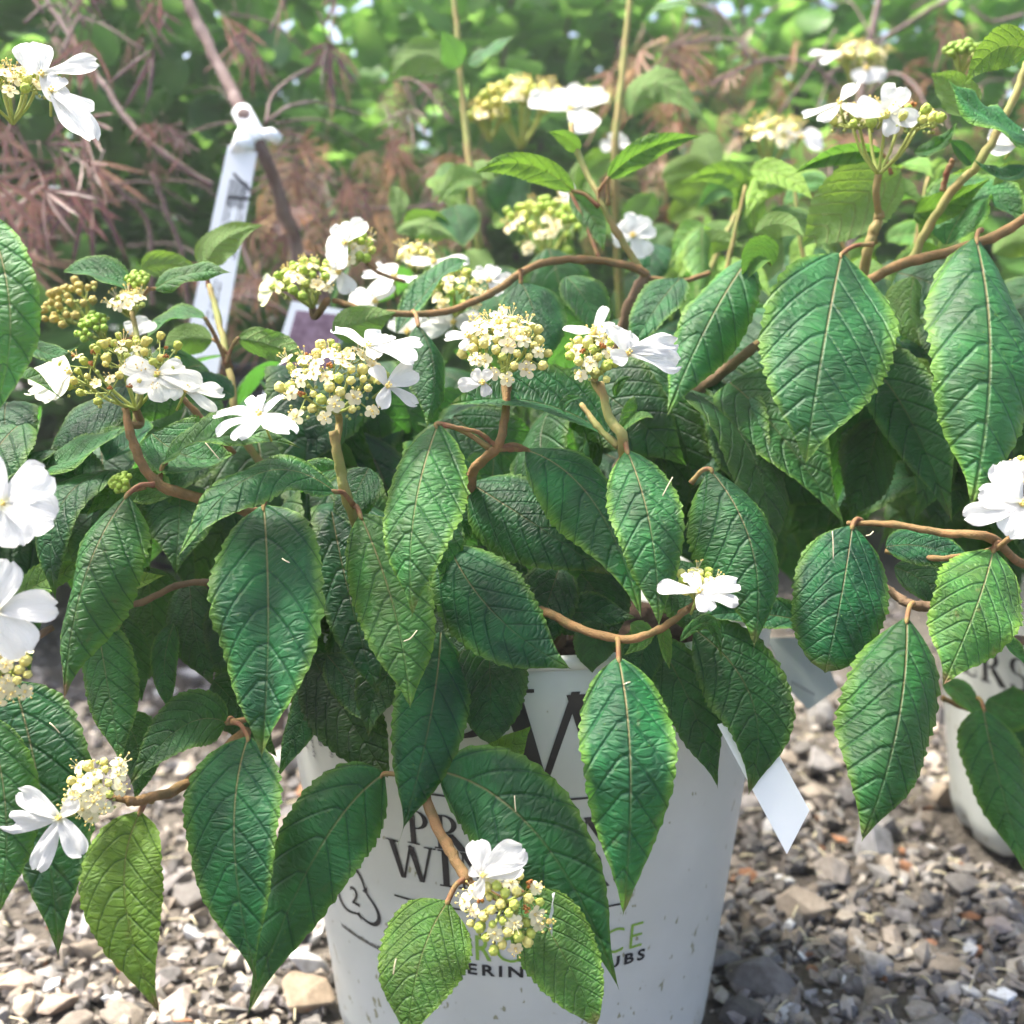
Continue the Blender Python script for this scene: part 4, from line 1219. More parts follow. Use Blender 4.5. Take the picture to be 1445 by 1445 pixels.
# ---- back shrub with upright stems
V = vibB
leaf(V, (632, 100, .86), (590, 78, .86), (543, 122, .86), 66, (0, -.15, -1), .08, (.30, 1.0, 0))
leaf(V, (648, 95, .86), (640, 72, .85), (622, 42, .84), 46, (-.2, -.1, -1), .15, (.1, 1.0, 0))
leaf(V, (660, 92, .85), (690, 72, .845), (730, 48, .84), 30, (0, .6, .7), .1, (.0, 1.4, 0))
leaf(V, (890, 165, .88), (930, 118, .87), (1002, 180, .86), 60, (0, -.2, -1), .1, (.4, 1.1, 0), pet=(875, 185, .88))
leaf(V, (915, 25, .88), (945, 8, .87), (985, 12, .86), 26, (0, .6, .7), .1, LITE)
leaf(V, (1062, 330, .80), (1040, 250, .79), (955, 262, .78), 44, (0, -.3, .8), .2, (.45, 1.1, 0))
leaf(V, (1035, 300, .80), (1085, 258, .79), (1135, 268, .78), 40, (0, -.4, .7), .2, (.5, 1.1, 0))
leaf(V, (640, 290, .80), (650, 320, .79), (655, 350, .78), 70, (0, .3), .1, (.03, 1.4, 0))
leaf(V, (560, 330, .78), (600, 318, .775), (650, 345, .77), 30, (0, -.3, -.9), .1, (.6, 1.1, 0))
leaf(V, (985, 360, .70), (1010, 340, .70), (1050, 350, .69), 36, (0, .3, -.8), .1, (.55, 1.1, 0))
leaf(V, (880, 320, .80), (910, 290, .80), (920, 270, .80), 50, (0, .2, -1), .1, (.35, 1.0, 0))
leaf(V, (700, 300, .85), (720, 270, .85), (740, 220, .85), 70, (0, .2), .1, DARK)
brng = random.Random(21)
for k in range(46):
    x = brng.uniform(560, 1200); y = brng.uniform(190, 430); d = brng.uniform(.78, 1.15)
    a = brng.uniform(-2.9, .3); L = brng.uniform(50, 90)
    leaf(V, (x, y, d), (x + math.cos(a) * L * .5, y - math.sin(a) * L * .5 - brng.uniform(4, 16), d - .01), (x + math.cos(a) * L, y - math.sin(a) * L + 10, d - .02),
         L * brng.uniform(.5, .75), (brng.uniform(-.5, .5), brng.uniform(-.1, .8), brng.choice([1, 1, -.8])), .1, (brng.uniform(.1, .7), brng.uniform(.9, 1.4), 0), rows=24, cols=4)

# ---- stems
V = vib
stem(V, [(470, 424, .555), (530, 440, .552), (620, 441, .555), (690, 416, .565), (752, 376, .575), (822, 366, .585), (890, 376, .59), (912, 388, .595)], .0019, .0030)
stem(V, [(912, 386, .595), (890, 430, .60), (868, 510, .61), (845, 640, .62), (800, 800, .63), ((POT_C.x + .02, POT_C.y, PH - .04),)], .0038, .006, 'wood')
stem(V, [(905, 384, .595), (872, 330, .59), (846, 280, .588), (815, 215, .60), (806, 175, .61)], .0026, .0018, 'stem_green')
stem(V, [(846, 285, .588), (846, 268, .586), (858, 252, .58)], .0014, .0012, 'stem')
stem(V, [(910, 392, .595), (960, 398, .60), (1000, 385, .62)], .0022, .0018, 'stem')
stem(V, [(176, 575, .468), (190, 630, .466), (222, 682, .468), (292, 706, .478), (400, 740, .52), (560, 830, .58), ((POT_C.x - .02, POT_C.y, PH - .04),)], .0021, .0045)
stem(V, [(470, 608, .468), (480, 660, .470), (496, 720, .478), (540, 800, .54), (640, 860, .60), ((POT_C.x - .01, POT_C.y + .01, PH - .04),)], .0024, .0045, 'stem_green')
stem(V, [(718, 540, .475), (712, 590, .472), (702, 630, .47), (664, 678, .485), (680, 780, .55), ((POT_C.x, POT_C.y - .01, PH - .04),)], .0018, .004)
stem(V, [(704, 634, .47), (722, 634, .473), (744, 635, .478)], .0016, .0014, 'petiole')
stem(V, [(702, 632, .47), (686, 618, .468), (668, 608, .465), (625, 600, .462)], .0014, .0012, 'petiole')
stem(V, [(848, 540, .468), (860, 590, .462), (880, 632, .458), (870, 760, .52), ((POT_C.x + .01, POT_C.y - .01, PH - .04),)], .0020, .0042, 'stem_green')
stem(V, [(820, 570, .468), (842, 600, .462), (872, 630, .458)], .0014, .0020, 'stem_green')
stem(V, [(972, 858, .428), (930, 888, .435), (878, 902, .446), (810, 884, .465), (764, 862, .485), (740, 880, .56), ((POT_C.x + .01, POT_C.y, PH - .04),)], .0016, .0035)
stem(V, [(660, 1244, .424), (630, 1190, .44), (598, 1122, .458), (590, 1050, .47), (610, 980, .50), (680, 930, .56), ((POT_C.x, POT_C.y, PH - .04),)], .0028, .0035)
stem(V, [(180, 1132, .418), (215, 1125, .430), (262, 1106, .456), (340, 1040, .49), (420, 980, .52), (560, 940, .56), ((POT_C.x - .02, POT_C.y, PH - .04),)], .0022, .0040)
stem(V, [(285, 1025, .478), (335, 1018, .48), (390, 1000, .50)], .0012, .0018)
stem(V, [(145, 860, .49), (200, 850, .49), (275, 822, .495), (400, 840, .54)], .0016, .0022, 'wood')
stem(V, [(295, 402, .60), (308, 450, .59), (328, 545, .565), (345, 620, .56), (460, 780, .58)], .0020, .0028, 'stem_green')
stem(V, [(328, 520, .565), (318, 495, .562), (300, 478, .565)], .0011, .0010, 'petiole')
stem(V, [(186, 440, .52), (193, 480, .515), (196, 540, .50), (190, 600, .50)], .0016, .0018, 'stem_green')
stem(V, [(240, 545, .50), (275, 580, .505), (330, 640, .52)], .0015, .002, 'stem')
stem(V, [(1066, 488, .545), (1000, 540, .555), (905, 612, .57), (820, 760, .60)], .0032, .004, 'wood')
V = vibR
stem(V, [(1460, 300, .525), (1400, 335, .53), (1340, 355, .535), (1262, 378, .54), (1170, 430, .55), (1066, 490, .56)], .0030, .0034)
stem(V, [(1285, 372, .565), (1310, 320, .56), (1345, 268, .555), (1385, 225, .55), (1430, 140, .55), (1450, 90, .55)], .0030, .0026, 'stem_green')
stem(V, [(1242, 298, .5568), (1236, 320, .558), (1224, 355, .56), (1215, 420, .58)], .0032, .0034, 'stem_green')
stem(V, [(1330, 270, .558), (1336, 245, .555), (1345, 225, .552)], .0020, .0018, 'petiole')
stem(V, [(1196, 738, .475), (1260, 740, .46), (1330, 752, .45), (1400, 760, .443), (1460, 800, .55), ((POT2_C.x, POT2_C.y, PH - .04),)], .0015, .0028)
stem(V, [(1250, 778, .475), (1320, 788, .46), (1400, 776, .442), (1440, 745, .432)], .0016, .0015)
stem(V, [(1250, 828, .47), (1275, 848, .462), (1300, 856, .458), (1360, 862, .47), (1460, 900, .60), ((POT2_C.x, POT2_C.y, PH - .04),)], .0020, .004, 'wood')
stem(V, [(1330, 985, .63), (1365, 1000, .63), (1400, 1005, .63), (1460, 1015, .64)], .0022, .0020, 'stem')
stem(V, [(1212, 265, .62), (1222, 300, .62), (1236, 345, .62)], .0022, .0022, 'petiole')
V = vibL
stem(V, [(-20, 930, .44), (20, 918, .47), (75, 885, .48)], .0020, .0020, 'wood')
stem(V, [(-10, 130, .46), (-40, 300, .50), (-60, 600, .52), ((-.42, .55, .02),)], .002, .005, 'stem')
V = vibB
stem(V, [(638, -30, .88), (648, 80, .87), (656, 170, .86), (670, 290, .85), (690, 460, .88), ((.03, 1.0, .01),)], .0026, .0045, 'stem_green')
stem(V, [(892, -30, .90), (880, 90, .89), (868, 220, .88), (876, 420, .92), ((.13, 1.02, .01),)], .0030, .0045, 'stem_green')
stem(V, [(985, 420, .78), (1020, 340, .79), (1045, 290, .80)], .0028, .0022, 'stem_green')
stem(V, [(1160, 420, .95), (1110, 330, .94), (1105, 230, .93)], .0022, .0016, 'stem')

# ---- flower heads and large white flowers
V = vib
W1 = (1, .975, .88); CREAM = (1.0, .94, .74)
cluster(V, (172, 520, .462), 84, (-.05, .75, .65), .30, 9, 34, 8, (.92, .86, .62), CREAM, .85, 9, 7.5, 1, ecc=1.05, bud_green=.55, label='fading flower head with brown florets', stem_to=[(182, 600, .467)])
flower(V, (100, 528, .455), (-.35, .6, .7), [(175, 80, 34), (205, 70, 34), (235, 52, 40), (262, 40, 34), (150, 55, 30)], tint=(1, .98, .86))
flower(V, (222, 530, .452), (.3, .5, .8), [(160, 48, 36), (-12, 60, 34), (-60, 42, 46), (30, 35, 26), (215, 36, 34)], tint=(1, .99, .90))
flower(V, (262, 552, .455), (.5, .6, .6), [(5, 44, 30), (-35, 50, 22), (160, 36, 22)], tint=(1, .99, .90))
cluster(V, (470, 540, .455), 76, (.02, .62, .78), .38, 22, 26, 3, W1, W1, .80, 10.5, 9.0, 2, bud_green=.25, stem_to=[(474, 630, .469)])
flower(V, (368, 588, .440), (-.25, .8, .55), [(172, 78, 30), (200, 66, 34), (238, 40, 36), (-25, 58, 36), (62, 40, 26), (120, 46, 30)], cup=.12)
flower(V, (520, 492, .455), (.12, .8, .6), [(150, 66, 30), (12, 76, 32), (-14, 70, 34), (60, 32, 40), (-50, 24, 22)], cup=.12)
flower(V, (545, 546, .450), (.55, .3, .75), [(120, 34, 24), (40, 46, 34), (-32, 48, 18), (-100, 34, 22)], cup=.08)
cluster(V, (713, 492, .462), 62, (.02, .60, .80), .50, 22, 22, 0, W1, W1, .85, 10.5, 8.5, 3, bud_green=.2, stem_to=[(715, 570, .473)])
flower(V, (662, 476, .458), (-.3, .4, .85), [(175, 34, 18), (60, 20, 16), (245, 22, 16), (110, 24, 14)], cup=.05)
flower(V, (682, 540, .446), (-.2, .0, 1), [(185, 36, 20), (-70, 20, 16), (60, 20, 16), (130, 22, 16)], cup=.05)
flower(V, (704, 456, .463), (0, .4, .9), [(70, 24, 13), (120, 18, 12)], cup=.05)
cluster(V, (840, 505, .456), 42, (-.05, .55, .82), .55, 8, 16, 2, (.95, 1, .85), W1, 1.0, 10.5, 9.0, 4, bud_green=.45, stem_to=[(852, 560, .466)])
flower(V, (884, 500, .446), (.45, .35, .8), [(118, 46, 34), (22, 86, 34), (-8, 82, 36), (75, 36, 26), (-150, 26, 26)], cup=.10)
flower(V, (838, 472, .458), (-.1, .65, .75), [(170, 44, 18), (64, 52, 16), (25, 34, 20)], cup=.08)
cluster(V, (984, 826, .430), 32, (-.05, .75, .65), .5, 5, 12, 0, (.95, 1, .8), W1, .9, 10, 8.0, 5, bud_green=.6, stem_to=[(960, 866, .430)])
flower(V, (985, 838, .418), (.12, .72, .68), [(168, 58, 26), (14, 66, 34), (-14, 58, 26), (-60, 26, 30), (110, 30, 26)], cup=.14)
cluster(V, (712, 1282, .412), 58, (.02, .20, 1), .40, 12, 26, 3, W1, W1, .75, 11.5, 9.0, 6, bud_green=.45, stem_to=[(660, 1244, .424)])
flower(V, (682, 1234, .408), (-.1, .25, 1), [(100, 46, 34), (38, 68, 42), (8, 58, 24), (-105, 32, 16), (150, 20, 22)], cup=.06)
flower(V, (772, 1300, .410), (.95, .1, .35), [(75, 30, 10), (-80, 22, 10)], cup=.04)
cluster(V, (135, 1112, .414), 42, (.05, .45, .9), .45, 14, 8, 0, W1, W1, .7, 11.5, 8.5, 7, bud_green=.1, stem_to=[(190, 1131, .420)])
flower(V, (86, 1153, .404), (-.05, .22, 1), [(150, 72, 30), (187, 86, 30), (248, 76, 28), (-52, 62, 32), (42, 34, 22)], cup=.06, label='white flower facing the camera at lower left')
cluster(V, (172, 682, .458), 16, (-.3, .5, .8), .5, 0, 14, 0, (.7, .85, .45), W1, 1.0, 8, 6.0, 8, bud_green=1, stem_to=[(205, 688, .462)])
# upper left small heads
cluster(V, (132, 462, .52), 26, (-.3, .6, .8), .5, 0, 20, 0, (.62, .82, .42), W1, 1.0, 8, 6.0, 9, bud_green=1, stem_to=[(190, 480, .52)])
cluster(V, (98, 430, .56), 44, (-.3, .5, .8), .4, 0, 26, 0, (.60, .52, .36), W1, 1.0, 8, 7.0, 10, bud_green=0)
cluster(V, (180, 425, .52), 26, (0, .8, .6), .3, 8, 6, 0, W1, W1, 1.0, 9, 6.0, 11)
cluster(V, (196, 395, .53), 16, (0, .7, .7), .4, 0, 14, 0, (.65, .8, .45), W1, 1.0, 8, 6.0, 12, bud_green=1)
flower(V, (188, 478, .53), (.2, .5, .8), [(60, 34, 30), (100, 26, 24)])
cluster(V, (430, 398, .56), 46, (-.15, .75, .6), .5, 10, 22, 0, (.8, .95, .55), CREAM, .9, 9, 8.0, 13, bud_green=.7, stem_to=[(462, 424, .556)])
flower(V, (388, 408, .56), (-.5, .3, .8), [(150, 26, 26), (220, 28, 30), (100, 20, 20)], tint=(.95, 1, .62))
cluster(V, (500, 350, .58), 30, (.1, .6, .8), .4, 6, 16, 0, (.8, .95, .5), W1, 1.0, 9, 8.0, 14, bud_green=.7)
flower(V, (488, 345, .57), (-.2, .35, .9), [(110, 34, 30), (50, 44, 28), (190, 30, 40), (250, 40, 30)])
flower(V, (478, 385, .575), (.1, .2, 1), [(-60, 34, 26), (200, 26, 26)])
stem(V, [(512, 365, .58), (535, 385, .58), (572, 398, .585)], .0012, .0012)
flower(V, (556, 392, .62), (0, .75, .6), [(175, 46, 28), (120, 32, 28), (-10, 50, 28), (230, 40, 26)])
flower(V, (612, 372, .63), (0, .6, .8), [(180, 34, 24), (10, 50, 24), (-60, 26, 22)])
cluster(V, (585, 362, .64), 26, (0, .7, .7), .4, 6, 10, 0, W1, W1, 1.0, 9, 7.0, 15)
flower(V, (530, 428, .61), (0, .5, .9), [(160, 40, 30), (230, 40, 28), (60, 36, 30)])
cluster(V, (640, 408, .60), 50, (0, .7, .7), .4, 12, 16, 0, (.9, 1, .7), CREAM, 1.0, 9, 7.5, 16, bud_green=.5)
flower(V, (690, 398, .59), (.1, .4, .9), [(75, 26, 22), (140, 28, 20), (10, 34, 18), (-50, 26, 20)])
flower(V, (640, 456, .60), (0, .3, 1), [(20, 40, 20), (200, 50, 26), (150, 34, 30), (-20, 30, 18)])
flower(V, (575, 470, .60), (0, .3, 1), [(80, 34, 30), (20, 36, 26), (140, 30, 26)])
flower(V, (892, 333, .70), (.1, .1, 1), [(75, 32, 34), (25, 34, 30), (-60, 36, 30), (190, 28, 26), (130, 26, 24)])
# right shrub
V = vibR
cluster(V, (1250, 172, .535), 76, (.02, .9, .35), .25, 16, 26, 6, (.9, .98, .72), CREAM, .95, 9.5, 8.5, 17, ecc=1.0, bud_green=.5, stem_to=[(1240, 305, .557)])
flower(V, (1250, 162, .515), (-.02, .18, 1), [(68, 46, 40), (165, 44, 34), (-75, 32, 24), (-18, 44, 28)], cup=.05)
flower(V, (1186, 148, .53), (-.4, .6, .7), [(50, 44, 22), (195, 50, 18), (225, 40, 22), (-50, 34, 20)], cup=.05)
flower(V, (1440, 712, .418), (-.1, .3, 1), [(110, 64, 40), (165, 58, 36), (196, 82, 34), (238, 52, 40), (20, 50, 36)], cup=.06)
flower(V, (1445, 680, .43), (-.1, .2, 1), [(130, 36, 26), (180, 30, 30), (60, 30, 26)], cup=.06)
flower(V, (1432, 205, .56), (0, .3, 1), [(160, 40, 26), (200, 40, 24), (60, 30, 26)])
cluster(V, (1448, 655, .44), 14, (0, .4, .9), .4, 2, 6, 0, W1, W1, 1.0, 10, 8, 18)
cluster(V, (1362, 72, .60), 26, (0, .85, .5), .4, 0, 26, 0, (.55, .72, .45), W1, 1.2, 8, 6.5, 19, bud_green=1)
cluster(V, (1215, 240, .62), 18, (0, .8, .5), .4, 0, 14, 0, (.75, .60, .36), W1, 1.2, 8, 5.5, 20, bud_green=.2)
flower(V, (1405, 590, .60), (0, .3, 1), [(200, 40, 34), (120, 30, 30), (20, 30, 30)])
# left shrub
V = vibL
flower(V, (6, 712, .372), (.1, .28, 1), [(125, 84, 62), (38, 72, 60), (-14, 76, 60), (-68, 66, 50), (190, 60, 60)], cup=.06, label='largest white flower, cut by the left edge')
flower(V, (-4, 860, .368), (.1, .1, 1), [(72, 70, 44), (8, 82, 44), (-55, 76, 56), (140, 60, 40)], cup=.06)
cluster(V, (4, 948, .385), 44, (.1, .25, 1), .4, 12, 14, 0, W1, W1, .8, 11.5, 9.5, 21, bud_green=.1)
cluster(V, (12, 118, .455), 60, (.1, .85, .45), .3, 14, 22, 0, (.9, .98, .6), CREAM, .9, 10, 8.0, 22, bud_green=.6)
flower(V, (60, 108, .440), (.2, .3, .95), [(112, 58, 50), (22, 76, 30), (-55, 50, 30)], cup=.05)
flower(V, (72, 132, .435), (.35, .45, .8), [(-48, 96, 42), (-28, 60, 36), (80, 30, 26)], cup=.05)
# back shrub
V = vibB
cluster(V, (735, 140, .95), 62, (0, .85, .5), .35, 8, 40, 0, (.85, .85, .5), CREAM, 1.1, 9, 8, 23, bud_green=.4)
cluster(V, (690, 165, .97), 30, (0, .85, .5), .35, 6, 14, 0, (.85, .85, .5), CREAM, 1.1, 9, 8, 24)
flower(V, (805, 155, .90), (0, .45, .9), [(165, 62, 36), (30, 60, 30), (60, 46, 34), (-55, 46, 40), (110, 40, 30)])
cluster(V, (835, 140, .93), 30, (0, .85, .5), .35, 4, 16, 0, (.85, .88, .5), CREAM, 1.1, 9, 8, 25)
cluster(V, (1090, 192, .95), 40, (0, .85, .5), .4, 16, 6, 0, W1, W1, 1.2, 10, 8, 26)
flower(V, (1130, 195, .94), (.2, .4, .9), [(20, 34, 24), (-30, 34, 24), (140, 24, 24)])
cluster(V, (1212, 80, .98), 34, (0, .85, .5), .35, 6, 16, 0, W1, CREAM, 1.2, 9, 8, 27)
flower(V, (1190, 78, .97), (-.2, .7, .7), [(165, 44, 16), (200, 36, 16), (40, 30, 16)])
flower(V, (1222, 98, .96), (0, .2, 1), [(-70, 22, 22), (-25, 30, 22), (220, 26, 20)])
cluster(V, (770, 315, .80), 60, (0, .7, .7), .35, 10, 26, 0, (.78, .92, .5), CREAM, 1.0, 9, 8, 28, bud_green=.7)
flower(V, (868, 205, .90), (0, .3, 1), [(90, 20, 20), (10, 20, 20), (190, 22, 20)])
flower(V, (800, 290, .82), (0, .3, 1), [(90, 34, 22), (30, 26, 22)])

# ---- inner leaves hanging inside the crown, shade put into their darker tints
PROTO = []
for k in range(6):
    L = .1
    me = leaf_mesh('inner_leaf', (0, 0, 0), (0, -.018 - .004 * k, -.045), (0, -.012 * (k % 3), -.1), .050 + .003 * (k % 3), (0, -1, .25), fold=.05 + .04 * (k % 3), seed=500 + k, rows=40, cols=4)
    PROTO.append(me)
frng = random.Random(5)
def inner(parent, n, xr, yr, dr, bri=(.45, .9), avoid=()):
    k = 0; tries = 0
    while k < n and tries < n * 30:
        tries += 1
        x, y, d = frng.uniform(*xr), frng.uniform(*yr), frng.uniform(*dr)
        sc = frng.uniform(.55, 1.05)
        L = sc * .1 * F / d
        yaw = frng.gauss(0, .75)
        hit = False
        for (x0, y0, x1, y1) in avoid:
            for t in (.1, .5, .95):
                if x0 - 40 < x < x1 + 40 and y0 - 10 < y + L * t < y1: hit = True
        if hit: continue
        k += 1
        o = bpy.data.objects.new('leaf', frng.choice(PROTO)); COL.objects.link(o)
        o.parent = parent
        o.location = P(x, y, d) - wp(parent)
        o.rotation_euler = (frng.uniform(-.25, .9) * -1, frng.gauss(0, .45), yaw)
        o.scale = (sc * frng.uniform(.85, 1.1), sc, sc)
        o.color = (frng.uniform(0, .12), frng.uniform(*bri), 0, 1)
AV = [(200, 900, 330, 1200), (395, 1020, 1120, 1500), (740, 890, 1000, 1500), (1000, 920, 1400, 1500)]
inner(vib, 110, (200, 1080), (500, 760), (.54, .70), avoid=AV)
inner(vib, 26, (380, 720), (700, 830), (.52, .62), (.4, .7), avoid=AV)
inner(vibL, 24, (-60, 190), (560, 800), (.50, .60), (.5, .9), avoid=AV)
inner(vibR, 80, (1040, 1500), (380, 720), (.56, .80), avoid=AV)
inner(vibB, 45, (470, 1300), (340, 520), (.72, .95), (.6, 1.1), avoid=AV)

# ================================================================== BACKGROUND: MAPLES
def maple_leaf_mesh(seed, lobes=7, L=.055):
    """finely cut leaf: long narrow toothed lobes drooping from one point"""
    r = random.Random(seed); mb = MB()
    mb.tube([(0, 0, .03), (0, 0, .012), (0, 0, 0)], .0006, 4)
    for k in range(lobes):
        a = (k - (lobes - 1) / 2) * .42 + r.uniform(-.08, .08)
        ln = L * (1 - .09 * abs(k - (lobes - 1) / 2)) * r.uniform(.85, 1.1)
        w = ln * r.uniform(.034, .055)
        d = Vector((math.sin(a), r.uniform(-.25, .25), -math.cos(a)))
        s = Vector((math.cos(a), 0, math.sin(a)))
        vs = []; prof = [(0, .15), (.25, .6), (.45, 1), (.62, .75), (.75, .85), (.88, .4), (1, .02)]
        for (t, ww) in prof:
            c = d * (ln * t) + Vector((0, -.012 * t * t, -.010 * t * t))
            for v in (-1, 0, 1): vs.append(c + s * (v * w * ww) + Vector((0, .0012 * abs(v), 0)))
        fs = []
        for i in range(len(prof) - 1):
            for j in range(2):
                q = i * 3 + j; fs.append((q, q + 1, q + 4, q + 3))
        mb.put(vs, fs)
    return mb.mesh('maple_leaf', M['maple'])
MAPLE = [maple_leaf_mesh(i, 5 if i % 2 else 3) for i in range(6)]
MAPLE_FINE = [maple_leaf_mesh(i + 20, 7) for i in range(4)]
def maple(root, boxes, colors, seed, kinds=None):
    r = random.Random(seed)
    for (n, x0, x1, y0, y1, d0, d1, s0, s1) in boxes:
        for k in range(n):
            o = bpy.data.objects.new('leaf', r.choice(kinds or MAPLE)); COL.objects.link(o); o.parent = root
            o.location = P(r.uniform(x0, x1), r.uniform(y0, y1), r.uniform(d0, d1)) - wp(root)
            o.rotation_euler = (r.gauss(0, .45), r.gauss(0, .6), r.uniform(0, 6.28))
            s = r.uniform(s0, s1); o.scale = (s, s, s)
            c = r.choice(colors); kk = r.uniform(.75, 1.25)
            o.color = (c[0] * kk, c[1] * kk, c[2] * kk, 1)
PURP = [(.17, .085, .085), (.21, .115, .10), (.13, .07, .075), (.24, .15, .12)]
TAN = [(.36, .23, .13), (.28, .17, .12), (.40, .28, .16), (.26, .19, .15), (.33, .18, .10)]
mapA = empty('japanese_maple', (-.30, 1.0, 0), 'purple brown fine-cut maple at upper left, holding the white hang tag', 'maple')
maple(mapA, [(20, -20, 130, 150, 300, .80, .98, .8, 1.2), (16, 60, 240, -50, 80, .85, 1.1, .6, 1.0), (12, 280, 480, -20, 70, .9, 1.1, .7, 1.1), (10, -20, 70, 260, 370, .9, 1.1, .6, 1.0), (16, 200, 262, 150, 235, .85, .95, .25, .4)], PURP, 1)
mapB = empty('japanese_maple', (-.12, 1.18, 0), 'tan and rust coloured weeping maple in the middle distance behind the tag', 'maple')
maple(mapB, [(70, 350, 560, 200, 400, 1.0, 1.25, .5, .9), (24, 540, 700, 200, 330, 1.0, 1.25, .5, .8), (16, 260, 420, 360, 520, 1.0, 1.2, .5, .8), (8, 480, 660, 90, 200, 1.0, 1.2, .5, .8)], TAN + PURP[1:2], 2, MAPLE_FINE)
mapC = empty('japanese_maple', (.42, 1.35, 0), 'rust tinted fine-cut maple twigs spreading across the upper right', 'maple')
maple(mapC, [(64, 940, 1460, 30, 260, 1.15, 1.45, .5, .9), (26, 820, 1150, 200, 340, 1.1, 1.35, .5, .8), (10, 860, 960, 60, 130, 1.1, 1.2, .9, 1.2)], TAN + [(.30, .14, .07), (.22, .20, .07), (.26, .22, .08)], 3, MAPLE_FINE)
def branch(root, pts, r0, r1, name='branch', mat='bark'):
    return stem(root, pts, r0, r1, mat, name)
branch(mapA, [(255, -20, .93), (285, 45, .92), (320, 115, .90), (345, 165, .88), (372, 215, .88), (400, 300, .92), (420, 430, .97), ((-.24, 1.05, 0),)], .0058, .0075, 'trunk')
branch(mapA, [(60, -10, 1.0), (110, 70, .98), (150, 125, .96), (180, 170, .95), (212, 202, .94), (255, 235, .94), (300, 264, .95)], .0030, .0040)
branch(mapA, [(375, 175, .90), (385, 135, .92), (420, 105, .95), (470, 85, 1.0)], .0022, .0014)
branch(mapA, [(380, 170, .90), (410, 150, .92), (450, 145, .95), (520, 165, 1.0)], .0020, .0012)
branch(mapA, [(130, 235, 1.0), (170, 270, 1.02), (210, 320, 1.05), (215, 430, 1.08)], .0030, .0032)
branch(mapA, [(215, 245, .98), (235, 300, 1.0), (258, 365, 1.02), (270, 480, 1.05)], .0030, .0034)
branch(mapB, [(380, 310, 1.1), (420, 360, 1.1), (460, 430, 1.12), ((-.12, 1.18, 0),)], .004, .008, 'trunk')
branch(mapB, [(330, 300, 1.1), (360, 390, 1.08), (420, 420, 1.06), (470, 470, 1.05)], .003, .003)
branch(mapB, [(300, 420, 1.1), (360, 420, 1.1), (420, 450, 1.1)], .0032, .003)
branch(mapB, [(560, 400, 1.1), (590, 350, 1.1), (600, 290, 1.12), (680, 285, 1.15)], .0030, .002)
branch(mapB, [(500, 290, 1.1), (560, 295, 1.1), (640, 288, 1.1)], .0028, .002)
branch(mapC, [(1245, -20, 1.3), (1232, 40, 1.3), (1220, 100, 1.3), (1210, 200, 1.3), (1200, 400, 1.32), ((.42, 1.35, 0),)], .0042, .009, 'trunk')
branch(mapC, [(1360, -10, 1.25), (1310, 15, 1.25), (1270, 40, 1.27), (1220, 70, 1.3)], .0035, .003)
branch(mapC, [(1000, 120, 1.2), (1080, 85, 1.2), (1140, 90, 1.22), (1190, 130, 1.25), (1215, 160, 1.3)], .0026, .003)
branch(mapC, [(1445, 20, 1.25), (1400, 30, 1.25), (1370, 10, 1.25)], .0030, .002)
branch(mapC, [(1215, 150, 1.28), (1255, 105, 1.25), (1290, 120, 1.22), (1310, 160, 1.2)], .0026, .002)
branch(mapC, [(1100, 160, 1.2), (1150, 90, 1.2), (1180, 40, 1.2)], .0022, .0016)

twr = random.Random(33)
for (root, n, x0, x1, y0, y1, d0, d1) in ((mapA, 16, -20, 420, -20, 330, .88, 1.08), (mapB, 16, 330, 700, 170, 420, 1.0, 1.25), (mapC, 20, 850, 1460, -10, 330, 1.15, 1.4)):
    for k in range(n):
        x, y, d = twr.uniform(x0, x1), twr.uniform(y0, y1), twr.uniform(d0, d1)
        a = twr.uniform(-.6, 2.6); L = twr.uniform(90, 200); bend = twr.uniform(-40, 40)
        branch(root, [(x, y, d), (x + math.cos(a) * L * .5 + bend * .5, y - math.sin(a) * L * .35 - 12, d + .02), (x + math.cos(a) * L + bend, y - math.sin(a) * L * .6 + 20, d + .05)], .0018, .0009, 'twig')

